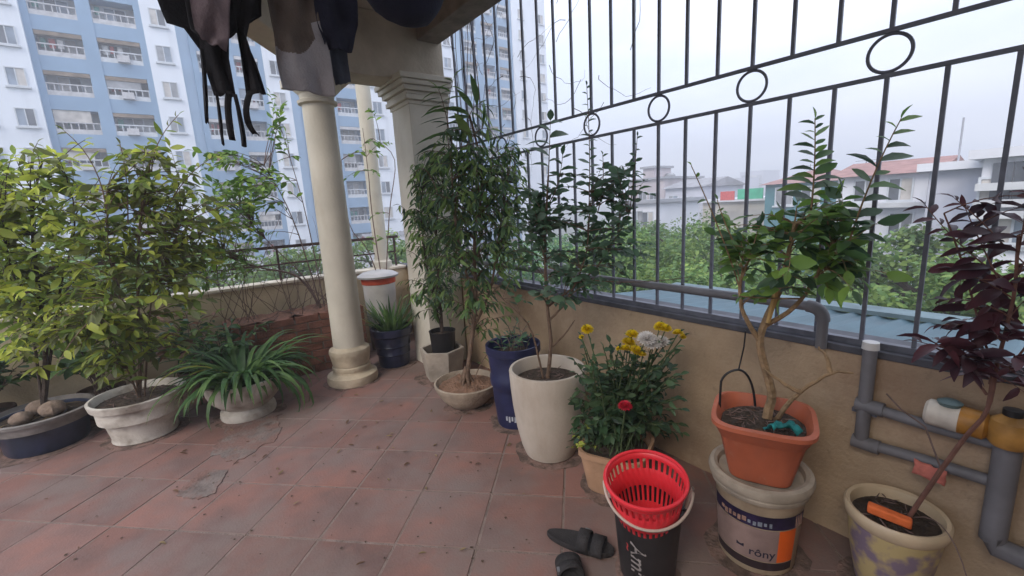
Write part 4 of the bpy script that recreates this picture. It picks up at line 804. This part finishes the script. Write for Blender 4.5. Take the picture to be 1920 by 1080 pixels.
# the house the terrace belongs to
tag(MB().box((fx0-.05, fy0-.05, GZ), (XW+.199, YW+.169, -.36)).build('host_building', mat('host_wall', (.5,.43,.33), .9, .2)), 'ochre block carrying the tiled terrace', 'building')
hw_ = thing('unseen_house_wall', (-.6, -1.1, 0), 'unseen ochre house wall with a plank door added behind the camera to cut light', 'wall')  # out of view, added to block sky and sun from behind the camera
MB().box((-3.4, -1.2, -.01), (XW-.002, -1.0, 3.10)).build('wall_body', M_wall, hw_)  # body of the added unseen wall
MB().box((-1.2, -1.0, .0), (-.3, -.96, 2.05)).build('unseen_door', M_bark, hw_)
M_tw = mat('tower_white', (.72,.76,.83), .85, .06, .4); overlay(M_tw, (.50,.53,.58), .5, .5, .8, .6, (1.5,1.5,.12)); M_tb = mat('tower_blue', (.23,.345,.49), .85, .1, .5); M_tl = mat('tower_light_blue', (.40,.53,.67), .85, .08, .5)
M_gl = mat('window_glass', (.30,.31,.33), .15, .5, 1.2, spec=.6); M_fr = mat('window_frame', (.55,.58,.62), .6, .1); M_rail = mat('balcony_rail', (.50,.50,.52), .6, .2, 3)
M_gls = [M_gl, mat('window_dark', (.10,.11,.13), .15, .5, 1.2, spec=.6), mat('window_curtain', (.50,.47,.44), .3, .3, 2, spec=.6), mat('window_blue', (.22,.27,.34), .15, .4, 1.2, spec=.6)]
M_rec = mat('balcony_wall', (.58,.58,.58), .9, .35, .8); M_dk = mat('awning', (.22,.17,.13), .9, .4, 1.5)
M_laun = [mat('laundry_red', (.35,.07,.07), .9), mat('laundry_blue', (.07,.10,.22), .9), mat('laundry_white', (.6,.6,.6), .9), mat('laundry_teal', (.05,.2,.18), .9)]
def shared(mb, name, mats):      # mesh data in local coordinates to be used by many objects
    me = bpy.data.meshes.new(name); me.from_pydata([tuple(v) for v in mb.v], [], mb.f)
    for m in mats: me.materials.append(m)
    me.polygons.foreach_set('material_index', mb.mi); me.update(); return me
def put(me, name, loc, parent):
    o = bpy.data.objects.new(name, me); COL.objects.link(o); o.parent = parent; o.location = V(loc)-(ROOT[parent.name] if parent.name in ROOT else V()); return o
def win_meshes(w_, h_, key, axis='y'):
    k = (w_, h_, key)
    if k in WM: return WM[k]
    f = MB(); a, b = w_/2, h_/2; t_ = .07
    for lo, hi in (((-a,-.06,-b),(-a+t_,.02,b)), ((a-t_,-.06,-b),(a,.02,b)), ((-a+t_,-.06,b-t_),(a-t_,.02,b)), ((-a+t_,-.06,-b),(a-t_,.02,-b+t_)), ((-.03,-.05,-b+t_),(.03,.02,b-t_)), ((-a-.12,-.16,-b-.13),(a+.12,.02,-b-.003))): f.box(lo, hi)
    p = MB().box((-a+t_+.002,-.012,-b+t_+.002),(-.032,.018,b-t_-.002)); p2 = MB().box((.032,-.012,-b+t_+.002),(a-t_-.002,.018,b-t_-.002))
    if axis == 'x':
        for q in (f, p, p2): q.v = [V((v.y, v.x, v.z)) for v in q.v]; q.f = [g_[::-1] for g_ in q.f]
    WM[k] = (shared(f, 'window', [M_fr]), [(shared(p, 'pane', [m_]), shared(p2, 'pane', [m_])) for m_ in M_gls]); return WM[k]
WM = {}
def add_window(parent, loc, w_, h_, axis='y'):
    f, vr_ = win_meshes(w_, h_, axis, axis); p, p2 = (random.choice(vr_)[0], random.choice(vr_)[1]); o = put(f, 'window', loc, parent); ROOT[o.name] = V(loc)
    for q in (p, p2):
        x = bpy.data.objects.new('pane', q); COL.objects.link(x); x.parent = o
def tower(label, Yf, strips, z_first, fh, nfl, ztop, seed):
    """strips: (x0, x1, kind) left to right, facade facing -y at Yf"""
    random.seed(seed); xa, xb = strips[0][0], strips[-1][1]
    t = thing('apartment_tower', ((xa+xb)/2, Yf+7, GZ), label, 'building', 'apartment towers across the street')
    MB().box((xa, Yf+1.31, GZ), (xb, Yf+14, ztop)).build('core', M_tw, t)
    for x0, x1, kind in strips:
        if kind in 'wl':
            off = -.35 if kind == 'w' else .25
            MB().box((x0, Yf+off, GZ), (x1, Yf+1.30, ztop)).build('wall', M_tw if kind == 'w' else M_tl, t)
            if kind == 'w':
                for k in range(nfl):
                    z = z_first+k*fh
                    if z > ztop-2 or z < GZ+1: continue
                    add_window(t, ((x0+x1)/2 if x1-x0 < 4 else x1-.95, Yf-.352, z), 1.05, 1.3)
                    if x1-x0 >= 4: add_window(t, (x0+1.5, Yf-.352, z), 1.05, 1.3)
        else:
            nb = max(1, round((x1-x0)/2.9)); bwid = (x1-x0)/nb
            MB().box((x0, Yf+1.28, GZ), (x1, Yf+1.305, ztop)).build('recess_wall', M_rec, t)
            for i in range(nb+1):
                xx = x0+i*bwid; MB().box((max(x0, xx-.42), Yf-.02, GZ), (min(x1, xx+.42), Yf+1.27, ztop)).build('pillar', M_tb, t)
            for k in range(-1, nfl):
                z = z_first+k*fh
                if z < GZ or z > ztop: continue
                MB().box((x0+.01, Yf+.03, z+.75), (x1-.01, Yf+1.275, z+fh-1.0)).build('spandrel', M_tb, t)
                for i in range(nb):
                    xm = x0+(i+.5)*bwid; hw_ = bwid/2-.424; o = MB()
                    zb_ = z-1.0
                    o.box((xm-hw_, Yf+.04, zb_), (xm+hw_, Yf+.1, zb_+.35))
                    for j in range(7): o.box((xm-hw_+j*(2*hw_-.06)/6, Yf+.05, zb_+.352), (xm-hw_+j*(2*hw_-.06)/6+.06, Yf+.09, zb_+.80))
                    o.box((xm-hw_, Yf+.03, zb_+.80), (xm+hw_, Yf+.11, zb_+.88)); bo = o.build('balcony_rail', random.choice([M_rail, M_rail, M_fr]), t)
                    if random.random() < .55: MB().box((xm-hw_+.02, Yf+.02, z+.45), (xm+hw_-.02, Yf+rnd(.3,.5), z+.72)).build('awning', random.choice([M_dk, M_rail]), t)
                    add_window(t, (xm+rnd(-.2,.2), Yf+1.26, z-.1), 1.4, 1.5)
                    if random.random() < .35: ax_ = xm+rnd(-.6,.3); MB().box((ax_, Yf-.32, zb_+.05), (ax_+.75, Yf+.035, zb_+.55)).build('air_conditioner', M_rail, t)
                    if random.random() < .3: MB().box((xm-hw_+.01, Yf+.12, zb_+.9), (xm+rnd(-.2,1)*hw_-.01, Yf+.16, z+.74)).build('enclosure_panel', random.choice([M_gls[0], M_gls[2], M_gls[3]]), t)
                    for q in range(random.choice([0,1,2,3])):
                        xx = xm-hw_+.2+q*.45; MB().box((xx, Yf+.5, z-.3+rnd(-.1,.1)), (xx+rnd(.2,.38), Yf+.53, z+.35)).build('laundry', random.choice(M_laun), t)
    for i in range(3): MB().box((xa+2+i*(xb-xa)/3, Yf+4, ztop), (xa+4+i*(xb-xa)/3, Yf+7, ztop+1.8)).build('roof_box', M_tw, t)
    return t
tower('long white and blue apartment tower with stacked balconies behind the potted shrubs', 48.5,
      [(-16,-11.4,'b'),(-11.4,-6.9,'w'),(-6.9,0,'b'),(0,2.1,'w'),(2.1,2.9,'l'),(2.9,8.4,'b'),(8.4,10.3,'w'),(10.3,11.2,'l'),(11.2,17.3,'b'),(17.3,23.0,'w')], 9.76-2.78*6, 2.78, 13, 29, 5)
tower('pale blue apartment tower seen through the fence bars right of the pier', 55,
      [(28.0,32.6,'w'),(32.6,34.2,'l'),(34.2,43.0,'b'),(43.0,49.3,'w')], 12.2-2.78*5, 2.78, 13, 33, 8)
# ------------------------------------------------------------ houses
def house(label, name, X, r, wallm, roof=None, depth=7, wins=(), flat=True, zb=GZ, roofm=None, ledge=(), group=None):
    """front wall on the plane x=X; r = (px_left, px_right, py_top) in photo pixels gives its width and height"""
    ym = (r[0]+r[1])/2; A_ = onx(r[0], r[2], X); B_ = onx(r[1], r[2], X); y1, y0 = A_.y, B_.y; zt = (A_.z+B_.z)/2
    h_ = thing(name, (X+depth/2, (y0+y1)/2, zb), label, 'building', group)
    MB().box((X, y0, zb), (X+depth, y1, zt)).build('wall', wallm, h_)
    if roof == 'hip' or roof == 'gable':
        e = .4; hr = min(2.4, (y1-y0)*.22); mb = MB(); xm = X+depth/2
        if roof == 'gable': mb.add([(X-e,y0-e,zt),(X+depth+e,y0-e,zt),(X+depth+e,y1+e,zt),(X-e,y1+e,zt),(xm,y0-e,zt+hr),(xm,y1+e,zt+hr)], [(0,3,5,4),(1,4,5,2),(0,4,1),(2,5,3),(0,1,2,3)])
        else: mb.add([(X-e,y0-e,zt),(X+depth+e,y0-e,zt),(X+depth+e,y1+e,zt),(X-e,y1+e,zt),(xm,y0+1.5,zt+hr),(xm,y1-1.5,zt+hr)], [(0,3,5,4),(1,4,5,2),(0,4,1),(2,5,3),(0,1,2,3)])
        mb.build('roof', roofm, h_, sharp=20)
    elif roof == 'flat': MB().box((X-.35, y0-.3, zt+.002), (X+depth+.3, y1+.3, zt+.28)).build('roof', roofm, h_)
    for (a, b, w_, hh) in wins: p = onx(a, b, X); add_window(h_, (X, p.y, p.z), w_, hh, 'x')
    for py in ledge:
        p = onx((r[0]+r[1])/2, py, X); MB().box((X-.5, y0-.05, p.z-.12), (X-.002, y1+.05, p.z+.1)).build('ledge', M_lw, h_)
    return h_, y0, y1, zt
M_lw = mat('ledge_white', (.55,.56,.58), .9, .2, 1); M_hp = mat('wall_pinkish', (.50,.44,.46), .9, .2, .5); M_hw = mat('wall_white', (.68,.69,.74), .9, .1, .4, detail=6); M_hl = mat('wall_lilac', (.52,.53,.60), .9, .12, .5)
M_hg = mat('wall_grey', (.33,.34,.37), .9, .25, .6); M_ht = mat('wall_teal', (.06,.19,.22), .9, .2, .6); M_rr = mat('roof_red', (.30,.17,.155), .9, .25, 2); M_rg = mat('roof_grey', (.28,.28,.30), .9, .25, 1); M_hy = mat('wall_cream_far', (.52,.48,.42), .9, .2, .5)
HG = 'houses beyond the garden'
house('pinkish grey flat roofed house with a water tank shaft, far beyond the trees', 'house', 52, (1180,1246,338), M_hp, 'flat', 9, [(1205,370,1.4,1.6),(1226,372,1.4,1.6),(1205,398,1.4,1.6)], roofm=M_hg, ledge=(385,), group=HG)
MB
house('narrow grey stair tower rising on top of the pinkish house', 'stair_tower', 53, (1206,1226,316), M_hp, 'flat', 4, zb=onx(1215,338,53).z+.29, roofm=M_hg)
house('grey house with shallow gabled roof beside the pinkish house', 'house', 46, (1248,1318,352), M_hl, 'gable', 9, [(1262,378,1.3,1.4),(1290,380,1.3,1.4)], roofm=M_rg, ledge=(372,), group=HG)
house('low white house with dark canopy among the garden trees', 'house', 30, (1172,1232,382), M_hw, 'flat', 6, [(1195,410,1.1,1.3),(1215,412,1.1,1.3)], roofm=M_hg, group=HG)
house('low pale shed roof stretching between the houses', 'shed', 42, (1318,1436,378), M_hy, 'flat', 8, [], roofm=M_hw, group=HG)
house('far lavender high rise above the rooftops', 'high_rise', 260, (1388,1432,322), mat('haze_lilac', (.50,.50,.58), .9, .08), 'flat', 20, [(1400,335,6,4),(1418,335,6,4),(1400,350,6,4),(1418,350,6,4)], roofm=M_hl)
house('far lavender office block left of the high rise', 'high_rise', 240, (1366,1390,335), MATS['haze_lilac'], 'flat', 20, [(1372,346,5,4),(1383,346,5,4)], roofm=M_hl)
house('teal painted house with a red hipped roof', 'house', 38, (1436,1560,343), M_ht, 'hip', 9, [(1470,368,1.3,1.4),(1520,366,1.3,1.4)], roofm=M_rr, group=HG)
house('white house with red brown roof and grey window grilles', 'house', 27, (1572,1742,328), M_hw, 'gable', 7, [(1688,355,.95,1.1),(1622,358,.95,1.1),(1688,420,.95,1.1)], roofm=M_rr, ledge=(384,), group=HG)
house('blank lilac gable wall with a thin cornice', 'house', 22, (1744,1842,318), M_hl, 'flat', 6, [(1722,440,.6,.8)], roofm=M_hw, group=HG)
h_, y0, y1, zt = house('white multi storey house with a dark strip window and roof antenna', 'house', 20, (1846,2060,290), M_hw, 'flat', 8, [(1898,428,.9,1.0),(1960,430,.9,1.0),(1862,362,.7,1.0)], roofm=M_hw, ledge=(345,378,400), group=HG)
p0, p1 = onx(1864,306,20), onx(2040,336,20)
for k in range(4): a = p0.y+(p1.y-p0.y)*k/4; b = p0.y+(p1.y-p0.y)*(k+.94)/4; MB().box((19.9, min(a,b), min(p0.z,p1.z)-.5), (19.998, max(a,b), p0.z)).build('strip_window', MATS['window_dark'], h_)
pa = onx(1790, 295, 22); MB().tube([(23,y1+1.0,zt-1.0),(23,y1+1.0,zt+1.6)], .03, 6).build('antenna', M_hg, h_)
MB().lathe((22.5,y1-1.6,zt+.29), [(0,0),(.45,0),(.46,.05),(.46,.75),(.3,.88),(0,.9)], 18).build('roof_tank', M_steel, h_)
for (a, b, X_) in ((1262,340,47),(1600,318,29),(1500,322,40)):
    p = onx(a, b, X_); tk = thing('roof_aerial', (X_+2, p.y, p.z-1.6), 'thin rooftop aerial above the %s' % {47:'gabled grey house',29:'white red roofed house',40:'teal house'}[X_], 'aerial'); MB().tube([(X_+2, p.y, p.z-2.2), (X_+2, p.y, p.z+.6)], .03, 5).build('mast', M_hg, tk)
    for k in range(4): MB().bar((X_+2, p.y-.5+.08*k, p.z+.5-.18*k), (X_+2, p.y+.5-.08*k, p.z+.5-.18*k), .025).build('rod', M_hg, tk)
p = onx(1222, 330, 56); wt = thing('water_tank', (56, p.y-3, p.z-1.2), 'round steel water tank on the roof beside the grey stair tower', 'tank'); MB().lathe((56, p.y-3, p.z-1.6), [(0,0),(.7,0),(.72,.1),(.72,1.5),(.5,1.75),(0,1.8)], 20).build('tank', M_steel, wt)
# shop signs
p = onx(1352, 376, 40); q = onx(1378, 358, 40); tag(MB().box((39.85, q.y, p.z), (40, p.y, q.z)).build('shop_sign', mat('sign_red', (.60,.10,.09), .7, .2)), 'small red sign board above the low shed roof', 'sign')
sg = onx(1384, 374, 40); s2_ = onx(1432, 352, 40); tag(MB().box((39.85, s2_.y, sg.z), (40, sg.y, s2_.z)).build('shop_sign', mat('sign_green', (.05,.42,.24), .7, .3, 1.2)), 'green sign board beside the teal house', 'sign')
# sheds behind the back parapet
for (x0, x1, y0_, z, lab) in ((-2, 4.5, 26, -2.6, 'grey tin roofed shed beyond the back railing'), (5.5, 10.5, 22, -2.2, 'pale concrete outhouse seen below the handrail'), (11, 17, 27, -1.6, 'grey ribbed roof shed behind the slim column')):
    sh = thing('shed', ((x0+x1)/2, y0_+3, GZ), lab, 'shed'); MB().box((x0, y0_, GZ), (x1, y0_+6, z)).build('wall', M_hy, sh)
    mb = MB(); NR = 40
    vs = [(x0-.3+(x1-x0+.6)*i/NR, yy, zz_+(.06 if i % 2 else 0)) for yy, zz_ in ((y0_-.4, z+.05), (y0_+6.4, z+1.5)) for i in range(NR+1)]
    mb.add(vs, [(i, i+1, NR+2+i, NR+1+i) for i in range(NR)]).build('roof', M_rg, sh, sharp=10, solid=.03)
# ------------------------------------------------------------ teal corrugated roof just below
rf = thing('metal_roof', (6, 3, -1.2), 'teal corrugated metal roof just outside the ochre wall', 'roof')
M_tr = mat('teal_metal', (.045,.105,.135), .5, .25, 1.5, spec=.5)
mb = MB(); NR = 130; ys = -5.5; ye_ = onx(1262, 570, 6.4).y; vs = []
xfar, zfar, xn, zn = 6.3, H+(onx(1480,572,6.3).z-H), 2.75, .35
for xx, zz_ in ((xn, zn), (xfar, zfar)):
    for i in range(NR+1): vs.append((xx, ys+(ye_-ys)*i/NR, zz_+(.028 if i % 3 == 0 else 0)))
mb.add(vs, [(i, NR+1+i, NR+2+i, i+1) for i in range(NR)]).build('roof_sheet', M_tr, rf, sharp=10, solid=.01)
mb = MB()
for k in range(9): x_ = xn+.2+k*(xfar-xn-.4)/8; z_ = zn+(zfar-zn)*(x_-xn)/(xfar-xn)
MB().tube([(2.62, ys, .42), (2.62, ye_, .42)], .07, 10).build('shadow_strip', mat('shadow_black', (.02,.02,.022), .7, .3), rf)  # black tube painting in the shadow of another roof edge
MB().bar((xfar+.05, ys, zfar+.06), (xfar+.05, ye_, zfar+.06), .3, .05).build('ridge_cap', mat('ridge_grey', (.10,.15,.17), .6, .3, 4), rf)
for i in range(30): y = ys+.3+i*.32; MB().box((2.50, y, .50), (2.74, y+.12, .52)).build('shadow_gap', M_hw, rf)  # white pieces for the gaps in that painted shadow
MB().box((2.8, ys+.1, GZ), (6.2, ye_-.1, zfar-.25)).build('wall', M_hy, rf)
# ------------------------------------------------------------ trees beyond the fence
GT = [leafmat('tree_leaf_a', (.17,.29,.09), (.08,.15,.05), .7, 1.2), leafmat('tree_leaf_b', (.25,.35,.09), (.12,.19,.05), .7, 1.2), leafmat('tree_leaf_c', (.11,.23,.11), (.05,.12,.06), .7, 1.2)]
def tree(c_, rad, hgt, mats, label, nl=1500, ls=.2, group='trees in the garden below'):
    c_ = V(c_); t = thing('garden_tree', (c_.x, c_.y, GZ), label, 'tree', group); mb = MB()
    b = V((c_.x, c_.y, GZ)); ptr = bez(b, b.lerp(c_, .5)+rv()*.4, c_, 6); mb.tube(ptr, [.22-.02*i for i in range(7)], 8)
    tips = []
    for i in range(13):
        q = insphere(); e = c_+V((q.x*rad*.85, q.y*rad*.85, q.z*hgt*.8)); tips.append(e); mb.tube(bez(ptr[3+i % 4], ptr[3+i % 4].lerp(e,.5)+V((0,0,.4)), e, 5), [.09,.07,.055,.04,.03,.015], 5)
    mb.build('trunk', M_barkd, t); mb = MB()
    cl = [(e, rnd(.25,.45)*rad) for e in tips]+[(c_+V((q.x*rad, q.y*rad, q.z*hgt)), rnd(.18,.34)*rad) for q in [insphere().normalized()*rnd(.7,1) for _ in range(16)]]
    for _ in range(nl):
        e, r = random.choice(cl); q = insphere(); p = e+V((q.x*r, q.y*r, q.z*r*.6)); s = ls*rnd(.6,1.3); d = rv().normalized(); d.z = d.z*.5-.2; M_ = leafmatrix(p, d, V((0,0,.7))+rv()*.7, s); k = random.randrange(len(mats))
        mb.add([M_ @ V(v) for v in ((-.24,.3,.06),(0,0,0),(.24,.3,.06),(.2,.7,.02),(0,1,-.1),(-.2,.7,.02))], [(0,1,2,3,4,5)], k)
    mb.build('crown', mats, t, sharp=80); return t
random.seed(121)
spots = [(1180,470,13,2.0,'a'),(1270,450,17,2.6,'a'),(1345,480,14,2.4,'b'),(1420,470,19,2.9,'a'),(1130,440,20,2.8,'c'),(1240,530,10.5,1.9,'b'),(1330,540,10.5,1.8,'a'),(1090,500,12,2.0,'c'),(1640,500,13,2.1,'b'),(1720,510,12.5,1.9,'b'),(1560,480,17,2.6,'c'),(1790,560,10.5,1.5,'b'),(1480,500,15.5,2.2,'a'),(1040,470,17,2.6,'c'),(1300,405,27,2.6,'a'),(1215,425,24,2.4,'c')]
LB = {'a': ('mid green garden tree below the fence', [GT[0], GT[1], GT[0]]), 'b': ('yellow green feathery garden tree below the fence', [GT[1], GT[0]]), 'c': ('dark bluish green garden tree below the fence', [GT[2], GT[0]])}
TL = ['mid green garden tree directly behind the white planter shrub', 'mid green garden tree in front of the pinkish flat roofed house', 'yellow green tree standing between the gabled grey house and the long pipe', 'broad mid green tree in front of the red and green sign boards', 'dark green tree at the foot of the pale blue tower', 'yellow green low tree just above the bend free stretch of the grey pipe', 'small mid green tree at the end of the teal metal roof', 'dark bluish tree close behind the tall ficus', 'feathery yellow green tree in front of the white red roofed house', 'feathery yellow green tree under the blank lilac wall', 'dark green tree in front of the teal house', 'low yellow green tree behind the purple shrub', 'mid green tree half hidden by the bonsai crown', 'dark green tree behind the stone bowl ficus', 'distant mid green tree beside the gabled grey house', 'distant dark tree next to the low white house']
GRP = {'a': 'mid green garden trees', 'b': 'yellow green garden trees', 'c': 'dark green garden trees'}
for i_, (x, y, d, r, k) in enumerate(spots): tree(pd(x, y+45, d), r, r*.7, LB[k][1], TL[i_], 5600, .15, GRP[k])
for x, y, d, r, lab_ in ((120,560,17,2.2,'behind the blue glazed pot shrub'),(420,540,19,2.2,'behind the bougainvillea'),(560,520,16,1.7,'just left of the round column'),(720,505,18,1.9,'beyond the slim column'),(-20,540,14,2.2,'beyond the red brown clay pot'),(300,540,21,2.2,'behind the rimmed white pot shrub')): tree(pd(x, y, d), r, r*.75, [GT[1], GT[0]], 'bright green street tree below the railing '+lab_, 3600, .17, 'street trees below the back railing')

# ------------------------------------------------------------ thin city haze
hz = MB().box((-60,-60,GZ-1),(330,200,37)).build('haze', mat('haze', (1,1,1)), origin=(0,0,GZ)); stuff(hz)
hm = bpy.data.materials.new('haze_air'); hm.use_nodes = True; hn = hm.node_tree; hn.nodes.clear()
ho = hn.nodes.new('ShaderNodeOutputMaterial'); hv = hn.nodes.new('ShaderNodeVolumePrincipled'); hv.inputs['Color'].default_value = (.90,.93,1,1); hv.inputs['Density'].default_value = .006
hn.links.new(hv.outputs[0], ho.inputs['Volume']); hz.data.materials.clear(); hz.data.materials.append(hm)
